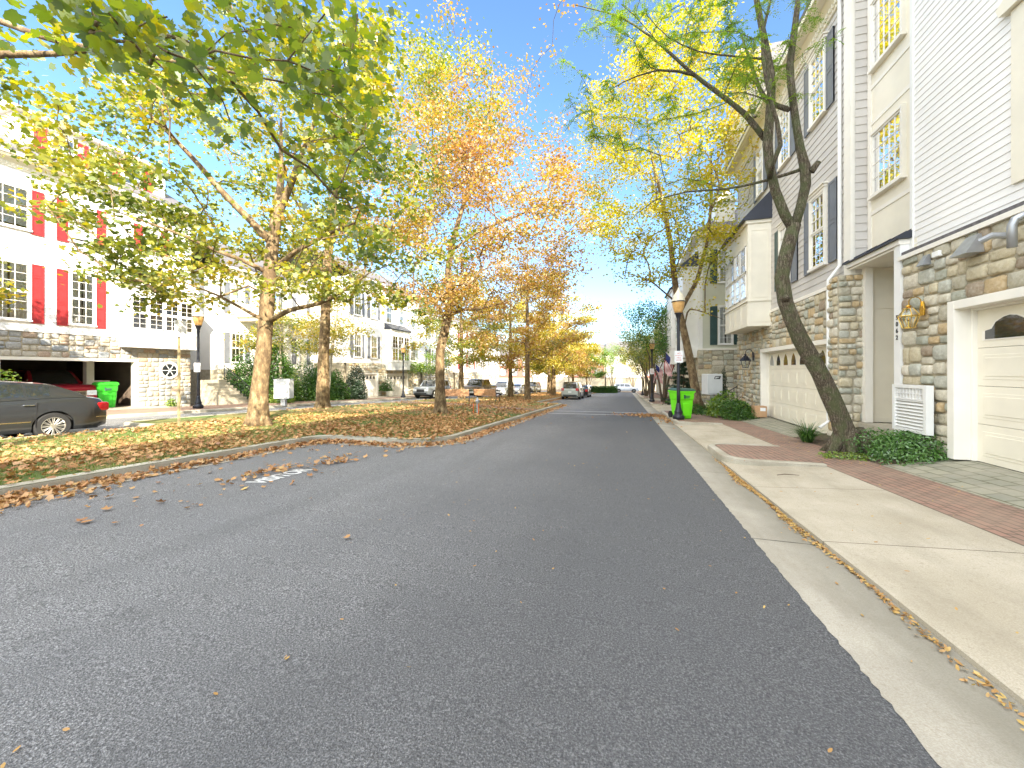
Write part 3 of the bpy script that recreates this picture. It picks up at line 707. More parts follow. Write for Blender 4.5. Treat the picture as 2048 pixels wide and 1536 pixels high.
MR = dens2([(-7.42, -14), (-7.42, 7.0)]) + arc(-6.9, 7.55, .5, 180, 100, 6) + dens2([(-6.95, 8.05), (-5.4, 8.05)], .5)[1:] + arc(-5.45, 9.3, 1.25, -88, 0, 8)[1:] + dens2([(-4.2, 9.5), (-4.2, 26.4)])[1:] + arc(-5.0, 26.6, .8, 0, 85, 5)[1:] + [(-5.8, 27.6), (-6.3, 28.6), (-6.35, 29.5)] + dens2([(-6.35, 30), (-6.35, 61)]) + [(-6.2, 62.2), (-5.4, 63.4), (-5.2, 64.4), (-5.3, 69.5), (-6.2, 70.6)]
ML = [(-12.2, 70.6), (-13.3, 69.5)] + dens2([(-13.5, 68), (-13.5, 31.5)], 3) + [(-13.7, 30.6), (-15.4, 29.5)] + dens2([(-15.7, 28.8), (-15.7, 9.4)], 3) + arc(-15.0, 8.9, .7, 180, 270, 5)[1:] + [(-13.9, 8.15), (-13.55, 7.8)] + dens2([(-13.5, 7.2), (-13.5, -14)], 3)
kerb('kerb_median_street', MR, side=1)
kerb('kerb_median_lane', ML, side=1)
strip('gutter_median', M['gutter'], MR, .38, .006, 1)
mb = MB(); mb.quad([(x, y, g(y)+.135) for x, y in MR+ML]); struct(mb, 'median_lawn', M['lawn'])
sheet('median_path', M['brickpave'], [(-15.7, 22.6), (-12.0, 23.2), (-4.35, 18.7), (-4.35, 20.2), (-11.6, 24.6), (-15.7, 24.6)], .141)
# far side of the lane
kerb('kerb_lane', [(-19.2, 73), (-19.2, -14)], side=-1, h=.12)
sheet('sidewalk_brick_far', M['brickpave'], [(-22.4, -14), (-19.3, -14), (-19.3, 73), (-22.4, 73)], .115)
for k, (y0, y1, zf) in enumerate([(8.9, 14.4, -.39), (27.2, 31.8, -.86), (32.2, 36.6, -.98)]):
    mb = MB(); x1 = -25.4 if k == 0 else -22.9; xo = -22.4 if k == 0 else -21.2
    mb.quad([(xo, y0, g(y0)+.121), (xo, y1, g(y1)+.121), (x1, y1, zf+.002), (x1, y0, zf+.002)]); struct(mb, 'driveway_far', M['conc'])
# near side pavement: concrete aprons, brick band, paver driveways
AP = [(-14, 8.4), (9.6, 15.9), (21.6, 29.4), (35.9, 43.1), (48.4, 55.6)]
for (y0, y1) in AP:
    n = max(1, int((y1-y0)/1.9)); L_ = (y1-y0)/n
    for i in range(n):
        a, b = y0+L_*i+.005, y0+L_*(i+1)-.005
        mb = MB(); mb.quad([(1.8, a, g(a)+.0), (1.8, b, g(b)+.0), (1.8, b, g(b)+.035), (1.8, a, g(a)+.035)])
        mb.quad([(1.8, a, g(a)+.035), (1.8, b, g(b)+.035), (3.35, b, g(b)+.118), (3.35, a, g(a)+.118)]); struct(mb, 'apron', M['conc'])
mb = MB(); mb.quad([(1.82, -14, g(-14)-.01), (3.4, -14, g(-14)-.01), (3.4, 72, g(72)-.01), (1.82, 72, g(72)-.01)]); struct(mb, 'pavement_base', M['dirt'])
sheet('sidewalk_brick', M['brickpave'], [(3.35, -14), (4.35, -14), (4.35, 72), (3.35, 72)], .12)
ISL = [(7.9, 10.15), (15.3, 22.2), (28.8, 36.5), (42.5, 49), (55, 71)]
for (y0, y1) in ISL:
    r = .55
    pth = [(3.34, y0-.02)] + [(2.75, y0)] + arc(2.35, y0+r, r, 270, 180, 6) + dens2([(1.8, y0+r+.1), (1.8, y1-r-.1)], 1.5) + arc(2.35, y1-r, r, 180, 90, 6) + [(2.75, y1), (3.34, y1+.02)]
    kerb('kerb_island', pth, side=-1, h=.15, wd=.14)
    mb = MB(); mb.quad([(x, y, g(y)+.132) for x, y in pth]); struct(mb, 'sidewalk_brick_island', M['brickpave'])
def drive(y0, y1, zf, x1=5.5, name='driveway', mat='cobble'):
    mb = MB(); mb.quad([(4.35, y0, g(y0)+.122), (4.35, y1, g(y1)+.122), (x1, y1, zf), (x1, y0, zf)]); struct(mb, name, M[mat])
drive(3.2, 8.35, .03); drive(12.1, 18.0, -.33); drive(-6, 3.2, .1)
mb = MB(); mb.quad([(4.35, 18, g(18)+.125), (4.35, 24.1, g(24.1)+.125), (8, 24.1, -.45), (8, 18, -.3)]); struct(mb, 'side_path', M['brickpave'])
mb = MB(); mb.quad([(4.35, 24.1, g(24.1)+.125), (4.35, 72, g(72)+.125), (6, 72, g(72)+.2), (6, 24.1, g(24.1)+.3)]); struct(mb, 'front_yards', M['dirt'])
mb = MB(); mb.quad([(4.35, 8.35, g(8.35)+.126), (4.35, 12.1, g(12.1)+.126), (6.0, 12.1, .02), (6.0, 8.35, .05)]); struct(mb, 'planting_bed', M['dirt'])
# crosswalk lines, parking word, bay line
def mark(name, pts, label, cat, off=.005):
    mb = MB(); mb.quad([(x, y, g(y)+off) for x, y in pts]); return tag(build(mb, name, M['paint']), kind='structure')
mark('road_marking', [(-3.75, 19.3), (1.15, 19.75), (1.15, 19.9), (-3.75, 19.45)], '', '')
mark('road_marking', [(-3.75, 21.2), (1.15, 21.6), (1.15, 21.75), (-3.75, 21.35)], '', '')
vt = text('VISITOR', .27, (-4.98, 4.35, g(4.35)+.006), (0, 1, -.034), (-1, 0, 0), M['paint'], None, 'parking_marking', .001, 'LEFT', .008)
for v in vt.data.vertices: v.co.x = -4.75 + (v.co.x+4.75)*1.5
vt['kind'] = 'structure'

# ================================================================ HOUSES, NEAR SIDE
# --- white house with the pale garage door (nearest on the right)
h = thing('white_townhouse', 'white lap sided townhouse nearest on the right, pale garage door set in tan fieldstone', 'house', (5.3, 9.0, -.3))
fs_, fw, fc = FR(5.3), FR(5.46), FR(5.65)
stones(h, fs_, [(8.32, 9.57, -.5, 2.66), (2.6, 3.4, -.5, 2.66), (2.6, 9.57, 2.66, 3.72)], -.03, 'stone', .22, .66, 3)
wall_box(h, fs_, 2.2, 9.60, 3.70, 3.78, -.3, .05, 'offw', 'ledge'); wall_box(h, fs_, 2.2, 9.58, 3.785, 3.86, -.3, .0, 'roofs', 'ledge_flashing')
siding(h, fw, -3, 9.55, 3.86, 12.3, .127, 'sid_w')
wall_box(h, fw, 9.49, 9.57, 3.86, 12.3, -.3, .03, 'white', 'corner_board')
sunkwall(h, fw, -3, 9.5, 3.8, 12.3, 'dark'); wall_box(h, fw, -3, 9.4, -.5, 3.9, -9, -.75, 'dark'); wall_box(h, fw, -3, 3.3, -.5, 3.9, -.75, -.02, 'mortar')
garage(h, fs_, 3.4, 8.32, .035, 2.66, 'cream', cols=4, rows=4, d=-.2, nwin=4, wide=True)
# cream window strip over the entry
wall_box(h, fc, 9.5, 11.42, 4.02, 12.3, -5, 0, 'cream', 'bump_out'); 
mb = MB(); 
for a in (9.62, 11.30): mb.box(fc, a-.07, a+.07, 4.35, 12.3, 0, .015)
for z in (5.2, 7.35, 8.2, 10.4): mb.box(fc, 9.69, 11.23, z, z+.09, 0, .016)
build(mb, 'trim_boards', M['offw'], h)
window(h, fc, 10.1, 11.12, 5.62, 7.05, 5, 4, .017, .05, 'offw', 'curtain', dh=False); window(h, fc, 10.1, 11.12, 8.62, 10.15, 5, 4, .017, .05, 'offw', 'curtain', dh=False)
mb = MB(); mb.box(fw, 4.6, 7.45, 4.22, 6.75, 0, .05); mb.prism(fw, [(4.5, 6.76), (7.55, 6.76), (7.6, 6.9), (6.0, 7.7), (4.45, 6.9)], 0, .12); build(mb, 'window_surround', M['cream'], h)
window(h, fw, 5.1, 6.6, 4.5, 6.4, 3, 4, .055, .1, 'offw', 'curtain')
# entry recess and awning
mb = MB(); mb.box(fc, 9.3, 11.6, .26, 4.1, -1.2, -1.1); mb.box(fc, 9.41, 9.5, .26, 4.1, -1.1, .2)
build(mb, 'entry_wall', M['cream'], h)
fp = FP(11.4)
mb = MB(); mb.box(fp, 5.6, 6.75, .27, 4.12, -.1, .012); 
for a in (5.72, 6.2): mb.box(fp, a-.035, a+.035, .27, 4.1, .012, .03)
for z in (.27, 3.0, 3.9): mb.box(fp, 5.755, 6.165, z, z+.12, .012, .029)
build(mb, 'entry_panel', M['cream'], h); wall_box(h, fp, 5.53, 5.68, .27, 4.05, .0, .16, 'offw', 'porch_post')
wall_box(h, fs_, 9.575, 9.76, -.1, 4.05, -.2, .02, 'white', 'porch_post')
wall_box(h, fs_, 8.6, 11.3, -.2, .26, -1.6, -.12, 'kerb', 'porch_slab')
mb = MB(); mb.box(fc, 9.6, 11.46, 3.98, 4.02, -.9, .36); mb.lprism(fc, [(.0, 4.03), (.40, 4.03), (.40, 4.13), (.0, 4.13)], 9.56, 11.5); build(mb, 'awning_fascia', M['offw'], h)
mb = MB(); mb.lprism(fc, [(.46, 4.135), (.46, 4.155), (.0, 4.40), (.0, 4.135)], 9.5, 11.54)
for i in range(5): a = 9.52+i*.49; mb.lprism(fc, [(.46, 4.15), (.46, 4.18), (.02, 4.425), (.02, 4.39)], a, a+.025)
build(mb, 'awning_roof', M['roofb'], h)
for i, ch in enumerate('5062'):
    text(ch, .125, (5.274, 9.66, 2.54-.135*i), (0, -1, 0), (0, 0, 1), M['black'], h, 'house_number', .004, bold=.002)
# louvred meter cover
mb = MB(); f5 = FR(5.17); a0, a1, z0, z1 = 8.60, 9.50, .36, 1.24
mb.box(f5, a0, a0+.07, z0, z1, -.05, .06); mb.box(f5, a1-.07, a1, z0, z1, -.05, .06); mb.box(f5, a0+.07, a1-.07, z1-.06, z1, -.05, .058); mb.box(f5, a0+.07, a1-.07, z0, z0+.06, -.05, .058); mb.box(f5, a0+.07, a1-.07, .955, .985, -.05, .05)
z = z0+.07
while z < .93: mb.lprism(f5, [(.0, z+.045), (.045, z), (.05, z+.008), (.005, z+.053)], a0+.07, a1-.07); z += .062
for i in range(9): a = a0+.1+i*.085; mb.box(f5, a, a+.018, .985, z1-.06, .01, .045)
mb.box(f5, a0+.07, a1-.07, 1.07, 1.085, .012, .043)
build(mb, 'louvred_cover', M['white'], h); wall_box(h, f5, a0+.07, a1-.07, z0+.06, z1-.06, -.06, -.02, 'offw', 'cover_back')
# vents, pipe, lamp sensor, keypad
mb = MB(); 
def hood(mb, a, z, w_, hh, d): 
    f = fs_; V = [f.p(a-w_*.35, z+hh, 0.02), f.p(a+w_*.35, z+hh, .02), f.p(a+w_*.5, z, .02), f.p(a-w_*.5, z, .02), f.p(a-w_*.35, z+hh, .05), f.p(a+w_*.35, z+hh, .05), f.p(a+w_*.5, z, d), f.p(a-w_*.5, z, d)]
    mb.add(V, [(0,1,2,3),(4,5,6,7),(0,1,5,4),(1,2,6,5),(2,3,7,6),(3,0,4,7)])
hood(mb, 8.84, 3.42, .17, .19, .15); build(mb, 'vent_hood', M['galv'], h)
mb = MB(); hood(mb, 7.86, 3.33, .34, .3, .24); build(mb, 'vent_hood', M['galv'], h)
mb = MB(); mb.tube([fs_.p(7.36, 3.46, 0), fs_.p(7.40, 3.49, .13), fs_.p(7.5, 3.44, .2)], [.045, .045, .045], 10); build(mb, 'drain_spout', M['galv'], h)
mb = MB(); mb.tube([fs_.p(6.95, 3.62, 0), fs_.p(6.98, 3.62, .1), fs_.p(7.0, 3.58, .17), fs_.p(7.02, 3.5, .19), fs_.p(7.02, 3.2, .19)], [.05]*5, 12); build(mb, 'vent_pipe', M['galv'], h, smooth=True)
mb = MB(); mb.box(fs_, 8.5, 8.66, 3.5, 3.6, 0, .08); build(mb, 'sensor_box', M['white'], h, bevel=.01)
mb = MB(); fk = FR(5.27); mb.box(fk, 8.19, 8.26, 1.66, 1.88, -.045, .0); mb.box(fk, 8.2, 8.25, 1.78, 1.86, 0, .012); build(mb, 'keypad', M['plasticg'], h, bevel=.008)
gable_roof(h, fw, -3.2, 11.45, 12.3, .5, 10, 3.3); eave(h, fw, -3, 9.55, 12.28)

# --- grey house
h = thing('grey_townhouse', 'grey beige sided townhouse with charcoal shutters and a cream bay over its garage', 'house', (5.3, 16.0, -.4))
f = FR(5.35)
stones(h, f, [(11.92, 12.15, -.7, 3.72), (12.15, 17.9, 2.38, 3.72), (17.9, 21.4, -.8, 3.72)], .0, 'stone', .22, .62, 8)
stones(h, FP(11.4), [(5.06, 5.66, -.4, 3.86)], .0, 'stone', .19, .5, 21); stones(h, FR(5.07), [(11.43, 11.9, -.4, 3.86)], -.0, 'stone', .19, .46, 22)
wall_box(h, f, 11.92, 21.4, 3.72, 3.82, -.2, .05, 'offw', 'water_table')
siding(h, f, 11.7, 21.4, 3.82, 11.3, .2, 'sid_g')
sunkwall(h, f, 11.45, 21.4, 3.75, 11.5, 'sid_g'); wall_box(h, f, 11.45, 21.4, -.8, 3.8, -9, -.7, 'mortar')
wall_box(h, f, 11.42, 11.72, 3.87, 11.4, -.3, .03, 'offw', 'corner_board')
siding(h, FP(11.4), 5.4, 5.7, 3.9, 12.3, .2, 'sid_g')
downspout(h, f, 11.86, .0, 11.2, .06, 'white', jog=(3.95, 11.86, .30))
garage(h, f, 12.15, 17.9, -.32, 2.38, 'cream', cols=8, rows=4, d=-.2, nwin=8)
window(h, f, 12.66, 13.46, 4.5, 6.5, 3, 6, .02, .07, 'offw', 'none', head=True); shutter(h, f, 13.55, 13.92, 4.42, 6.58, 'shg'); shutter(h, f, 12.03, 12.45, 4.42, 6.58, 'shg')
window(h, f, 15.05, 15.85, 4.5, 6.5, 3, 6, .02, .07, 'offw', 'curtain', head=True); shutter(h, f, 15.95, 16.35, 4.42, 6.58, 'shd'); shutter(h, f, 14.45, 14.9, 4.42, 6.58, 'shg')
for (a, b_) in ((12.66, 13.46), (15.05, 15.85), (17.65, 18.1+.2)):
    window(h, f, a, b_, 8.72, 10.6, 3, 6, .02, .07, 'offw', 'none', head=True); shutter(h, f, b_+.09, b_+.46, 8.66, 10.66, 'shg'); shutter(h, f, a-.46, a-.09, 8.66, 10.66, 'shg')
bay(h, f, 16.84, 20.3, 3.24, 7.3, .8, 4, 4.35, 6.4, 'cream', rise=1.05, roofm='roofb', trans=5.35, cols=3)
eave(h, f, 11.45, 21.6, 11.35, .42, 'cream'); gable_roof(h, f, 11.46, 21.8, 11.56, .5, 10, 3.3)
mb = MB(); mb.prism(f, [(17.3, 11.57), (21.7, 11.57), (19.5, 15.6)], -2.6, .3); build(mb, 'cross_gable', M['offw'], h)
mb = MB(); mb.prism(f, [(17.0, 11.4), (19.5, 15.95), (19.5, 15.8), (17.15, 11.4)], -4.6, .56); build(mb, 'gable_roof', M['roofs'], h)
mb = MB()
for (p, q) in (((21.9, 11.45), (19.5, 15.8)), ((17.1, 11.45), (19.5, 15.8))):
    mb.prism(f, [p, q, (q[0], q[1]-.3), (p[0]+(-.25 if p[0] > q[0] else .25), p[1])], -2.7, .55)
build(mb, 'rake_boards', M['offw'], h)
wall_box(h, f, 19.2, 19.8, 12.6, 13.8, .28, .33, 'white', 'gable_vent')

# --- sage house beyond, its side towards us
h = thing('sage_townhouse', 'sage sided townhouse beyond the grey one, green shutters on its side wall', 'house', (4.3, 28, -.9))
fp = FP(24.1); f = FR(4.1)
stones(h, fp, [(4.0, 9.5, -1.2, 2.68)], .0, 'stone', .28, .8, 11); stones(h, f, [(24.15, 34, -1.2, 2.3)], .0, 'stone', .2, .55, 12)
wall_box(h, fp, 4.0, 9.5, 2.68, 2.78, -.1, .07, 'offw', 'water_table')
wall_box(h, fp, 4.05, 4.24, 2.78, 9.1, -.1, .03, 'white', 'corner_board')
siding(h, fp, 4.24, 9.5, 2.78, 9.1, .17, 'sid_y'); siding(h, f, 24.2, 34, 2.4, 9.1, .17, 'sid_l')
build(MB().box(W0, 4.12, 12, -1.2, 9.1, 24.12, 34), 'wall', M['sid_y'], h)
for (z0, z1) in ((3.02, 5.1), (6.5, 8.3)):
    window(h, fp, 5.08, 5.72, z0, z1, 3, 6, .02, .07, 'white', 'curtain'); shutter(h, fp, 4.62, 4.98, z0-.05, z1+.05, 'shd', 2); shutter(h, fp, 5.82, 6.18, z0-.05, z1+.05, 'shd', 2)
bay(h, f, 24.5, 28.0, 2.3, 7.6, .85, 3, 3.6, 6.3, 'white', rise=.8); bay(h, f, 30, 33.4, 2.0, 7.4, .85, 3, 3.3, 6.0, 'white', rise=.8)
mb = MB(); mb.box(fp, 3.7, 9.6, 9.1, 9.35, -.3, .4); mb.box(f, 24.4, 34, 9.1, 9.35, -.3, .4); build(mb, 'eave', M['offw'], h)
mb = MB(); V = [(3.65, 23.65, 9.36), (12.5, 23.65, 9.36), (12.5, 34.2, 9.36), (3.65, 34.2, 9.36), (8.1, 28, 12.6), (8.1, 34.2, 12.6)]
mb.add(V, [(0, 1, 4), (1, 2, 5, 4), (2, 3, 5), (3, 0, 4, 5), (0, 1, 2, 3)]); build(mb, 'roof', M['roofs'], h)
mb = MB(); mb.box(fp, 5.0, 6.0, 9.5, 11.2, -2, -.5); mb.prism(fp, [(4.9, 11.2), (6.1, 11.2), (5.5, 11.9)], -2.3, -.4); build(mb, 'dormer', M['offw'], h)
# iron railing on the entry steps between the two houses
def railing(name, label, p0, p1, n, hgt=.9, loc=None):
    mb = MB(); p0 = Vector(p0); p1 = Vector(p1); up = Vector((0, 0, hgt))
    mb.tube([p0+up, p1+up], .022, 6); mb.tube([p0+up*.12, p1+up*.12], .012, 6)
    for i in range(n+1):
        q = p0.lerp(p1, i/n); mb.tube([q, q+up*(1 if 0 < i < n else 1.08)], .009 if 0 < i < n else .024, 5)
    o = build(mb, name, M['blackm'], loc=tuple(p0)); return tag(o, label, 'railing')
def steps(name, label, x0, x1, y0, y1, z0, z1, n, mat='kerb'):
    mb = MB()
    for i in range(n): xa = x0+(x1-x0)*i/n; mb.box(W0, min(xa, x1), max(xa, x1), z0-.4, z0+(z1-z0)*(i+1)/n, y0+i*.001, y1-i*.001)
    return tag(build(mb, name, M[mat], loc=(x0, y0, z0)), label, 'steps')
steps('entry_steps', 'concrete entry steps in the gap between grey and sage townhouses', 5.2, 6.8, 22.2, 23.6, -.45, .6, 6)
railing('iron_railing', 'black iron stair railing against the stone wall right of the grey relay mailbox', (5.1, 22.15, -.45), (6.7, 22.15, .6), 12)

# --- generic row house
def rowhouse(label, f, a0, a1, zf, zt, sid, shut='shg', base='stone', gar=True, bayp=None, roofm='roofs', seed=0, nwin=3, door=False, winback='curtain', rise=3, pitch=.17, depth=10, name='townhouse', stone_h=2.9, gz=2.2, gw=4.6, brick=None):
    c = f.p((a0+a1)/2, zf, 0); h = thing(name, label, 'house', tuple(c))
    zs = zf+stone_h; ga = a0+.7; gb = min(ga+gw, a1-.5)
    if base:
        rects = [(a0, ga, zf-.6, zs), (ga, gb, zf+gz, zs), (gb, a1, zf-.6, zs)] if gar else [(a0, a1, zf-.6, zs)]
        stones(h, f, rects, .05, base, .28, .7, seed)
        wall_box(h, f, a0, a1, zs, zs+.12, -.05, .1, 'offw', 'water_table')
    if gar: garage(h, f, ga, gb, zf+.02, zf+gz, 'offw', cols=6, rows=4, d=-.12, nwin=6); wall_box(h, f, a0+.02, a1-.02, zf-.6, zs, -depth, -.5, 'mortar')
    else: wall_box(h, f, a0+.02, a1-.02, zf-.6, zs, -depth, -.18, 'mortar')
    wall_box(h, f, a0+.01, a1-.01, zs-.01, zt, -depth, -.001, sid)
    if brick: wall_box(h, f, a0+.1, a1-.1, zs+.12, zt, 0, .02, brick, 'facing')
    else: siding(h, f, a0+.1, a1-.1, zs+.12, zt, pitch, sid)
    for a in (a0, a1-.12): wall_box(h, f, a, a+.12, zs+.12, zt, -.05, .035, 'offw', 'corner_board')
    hh = (zt-zs)/2
    cols_ = [a0+(a1-a0)*(i+.5)/nwin for i in range(nwin)]
    for lv in range(2):
        z0 = zs+.5+hh*lv; z1 = z0+min(2.0, hh-.9)
        for ca in cols_:
            if bayp and bayp[0]-.5 < ca < bayp[1]+.5 and (lv == 0 or bayp[2]): continue
            window(h, f, ca-.45, ca+.45, z0, z1, 3, 4, .03, .07, 'white', winback)
            if shut: shutter(h, f, ca-.45-.46, ca-.45-.08, z0-.04, z1+.04, shut); shutter(h, f, ca+.45+.08, ca+.45+.46, z0-.04, z1+.04, shut)
    if bayp:
        top = zs+hh*.95 if not bayp[2] else zt-.6
        bay(h, f, bayp[0], bayp[1], zs-.5, top, .7, 3, zs+.45, top-.6, 'white', rise=.6)
    eave(h, f, a0-.1, a1+.1, zt, .4, 'offw', dent=False); gable_roof(h, f, a0-.15, a1+.15, zt+.2, .5, depth, rise, roofm)
    return h
fr = FR(4.9)
rowhouse('pale sided townhouse just past the sage one, behind the dark conifer', fr, 34.05, 43, g(38)+.2, 9.0, 'sid_l', 'shd', 'stone', bayp=(38.5, 42, True), seed=31)
rowhouse('white townhouse behind the flags and the multi-stemmed trees', fr, 43.1, 52, g(47)+.2, 8.6, 'sid_w', 'shg', 'stone', bayp=(44, 47, True), seed=32)
rowhouse('last but one townhouse of the right hand row, tan sided', fr, 52.1, 61, g(56)+.2, 8.3, 'sid_g', 'shd', 'stone', bayp=(57, 60, False), seed=33)
rowhouse('brick townhouse closing the right hand row', fr, 61.1, 70, g(65)+.2, 8.0, 'brickwall', 'shg', None, gar=False, seed=34, brick='brickwall')
rowhouse('white townhouse behind the viewpoint on the right', FR(5.4), -24, -3.6, .3, 12, 'sid_w', 'shg', None, gar=False, seed=35)

# ================================================================ HOUSES, FAR SIDE OF THE LANE
h = thing('white_townhouse_red_shutters', 'white townhouse at left with red shutters, stone base and an open garage', 'house', (-25, 12, -.4))
f = FL(-25)
stones(h, f, [(3, 9.2, -.7, 3.22), (9.2, 14.1, 2.12, 3.22), (14.1, 16.7, -.9, 3.22)], .03, 'stoneb', .26, .72, 41)
wall_box(h, f, 3, 16.7, 3.22, 3.42, -.2, .1, 'white', 'water_table')
siding(h, f, 3, 16.6, 3.42, 10.2, .15, 'sid_w'); wall_box(h, f, 16.55, 16.7, 3.42, 10.2, -.3, .035, 'white', 'corner_board')
sunkwall(h, f, 3, 16.6, 3.3, 10.3, 'sid_w')
mb = MB(); mb.box(f, 3, 8.9, -.8, 3.3, -9, -.23); mb.box(f, 14.6, 16.6, -.8, 3.3, -9, -.23); mb.box(f, 8.9, 14.6, -.8, 3.3, -7.2, -7.0); mb.box(f, 8.9, 14.6, 2.5, 3.28, -7, -.24); mb.box(f, 8.9, 14.6, -.7, -.4, -7, .05)
build(mb, 'garage_interior', plain('bare_garage_wall', (.16, .12, .09), .9), h)
mb = MB(); mb.box(f, 13.94, 14.1, -.39, 2.12, -.2, .09); mb.box(f, 9.2, 9.36, -.39, 2.12, -.2, .09); mb.box(f, 9.36, 13.94, 1.98, 2.12, -.2, .088); build(mb, 'garage_frame', M['offw'], h)
mb = MB(); mb.box(f, 12.9, 13.2, -.39, 2.0, -2.0, -1.7); mb.box(f, 13.2, 13.9, .9, 1.0, -1.9, -1.8); build(mb, 'garage_shelf', M['offw'], h)
for (a, b_) in ((9.05, 10.17), (11.5, 12.32)):
    window(h, f, a, b_, 3.72, 6.15, 3, 6, .02, .08, 'white', 'curtain'); window(h, f, a, b_, 7.65, 9.38, 3, 4, .02, .08, 'white', 'blind')
for (a, b_) in ((10.25, 10.64), (11.04, 11.43), (12.40, 12.78)): shutter(h, f, a, b_, 3.6, 6.2, 'red', 3); shutter(h, f, a, b_, 7.5, 9.45, 'red', 2)
window(h, f, 14.42, 15.05, 8.0, 9.3, 2, 4, .02, .08, 'white', 'curtain')
for (a, b_) in ((13.93, 14.31), (15.15, 15.54)): shutter(h, f, a, b_, 7.95, 9.35, 'red', 2)
bay(h, f, 13.3, 16.6, 2.75, 6.0, .65, 4, 3.72, 5.4, 'white', rise=.7, roofm='white', cols=2)
mb = MB(); c = f.p(15.55, 1.53, 0)
mb.lathe(c, [(.44, 0), (.5, .1), (.46, .12), (.37, .12), (.35, .06)], 28, (1, 0, 0)); rw = build(mb, 'round_window', M['white'], h, smooth=True)
mb = MB(); mb.lathe(c, [(.36, .125), (.001, .126)], 28, (1, 0, 0)); build(mb, 'pane', M['carglass'], rw)
mb = MB()
for k in range(3): an = k*math.pi/3; mb.tube([f.p(15.55+.38*math.cos(an), 1.53+.38*math.sin(an), .14), f.p(15.55-.38*math.cos(an), 1.53-.38*math.sin(an), .14)], .016, 6)
build(mb, 'muntins', M['white'], rw)
eave(h, f, 3, 17.1, 10.5, .5, 'cream'); gable_roof(h, f, 2.8, 17.2, 10.7, .55, 11, 3.4)
fd = FL(-26.0)
wall_box(h, fd, 10.2, 16.0, 10.7, 13.1, -4, 0, 'sid_w', 'dormer_wall'); mb = MB(); mb.lprism(fd, [(.35, 13.1), (.35, 13.25), (-4, 14.3), (-4, 13.1)], 9.9, 16.3); build(mb, 'dormer_roof', M['offw'], h)
for a in (11.3, 14.0): window(h, fd, a, a+.8, 11.4, 12.7, 2, 4, .02, .08, 'white', 'blind')
for a in (10.75, 12.2, 13.45, 14.9): shutter(h, fd, a, a+.42, 11.3, 12.8, 'red', 2)
steps('entry_steps', 'tan entry steps beside the red shuttered house, behind the lamp post', -22.4, -24.6, 17.0, 18.4, -.45, .95, 8, 'conc')
railing('iron_railing', 'black iron stair railing by the tan steps, right of the stone garage wall', (-22.3, 18.45, -.5), (-24.6, 18.45, .95), 14)
h2 = rowhouse('white porch townhouse behind the green shrubs and the mailbox cluster', FL(-26), 19, 27.3, -.6, 8.4, 'sid_w', 'shg', 'stone', gar=False, seed=42, name='porch_townhouse', stone_h=2.2)
mb = MB(); fq = FL(-26); mb.box(fq, 20.5, 26, 5.0, 5.25, 0, 2.4); mb.lprism(fq, [(2.5, 5.26), (2.5, 5.4), (0, 6.3), (0, 5.26)], 20.3, 26.2)
for a in (20.7, 22.4, 24.1, 25.8): mb.box(fq, a-.12, a+.12, 1.7, 5.0, 2.0, 2.24)
mb.box(fq, 20.4, 26.1, -.8, 1.7, 0, 2.3); build(mb, 'porch', M['cream'], h2)
rowhouse('white townhouse with a white garage door behind the narrow dark evergreen', FL(-22.5), 27.4, 31.95, -.9, 9.6, 'sid_w', 'shg', 'stone', seed=43, gw=3.6, stone_h=3.1, nwin=2, gz=2.25)
rowhouse('white townhouse with a three sided bay above its garage, behind the black lamp post', FL(-22.5), 32.0, 38.8, -1.0, 9.4, 'sid_w', None, 'stone', bayp=(32.6, 36.0, False), seed=44, gw=4.0, stone_h=3.1, nwin=3, gz=2.25)
rowhouse('pale townhouse behind the silver off-road car', FL(-23.0), 41, 49, g(44)+.2, 8.0, 'sid_l', 'shg', 'stone', seed=45)
rowhouse('white townhouse behind the brown pickup', FL(-22.5), 49.1, 58, g(53)+.2, 7.6, 'sid_w', 'red', 'stone', seed=46)
rowhouse('white townhouse at the far end of the left row', FL(-22.5), 58.1, 68, g(63)+.2, 7.2, 'sid_w', 'shg', 'stone', seed=47)
rowhouse('white townhouse left of the frame beside the red shuttered one', FL(-25), -8, 2.9, .2, 10.5, 'sid_w', 'red', 'stoneb', seed=48)
# across the end of the street
fz = FP(92); zf = g(85)
for i, (a0, a1, sid, br, lab) in enumerate([(-40, -31, 'sid_w', None, 'leftmost white townhouse across the end of the street'), (-30.8, -22, 'brickwall', 'brickwall', 'red brick townhouse at the left across the end of the street'),
        (-21.8, -13, 'sid_w', None, 'white townhouse closing the street behind the median trees'), (-12.8, -4.5, 'brickwall', 'brickwall', 'red brick townhouse closing the street above the clipped hedge'),
        (-4.3, 4, 'sid_w', None, 'white townhouse closing the street behind the white cross traffic car'), (4.2, 12.5, 'brickwall', 'brickwall', 'red brick townhouse at the right end of the street')]):
    rowhouse(lab, fz, a0, a1, zf, zf+8.2-.5*(i % 2), sid, None if br is None else 'shg', None, gar=False, seed=60+i, brick=br, nwin=3)

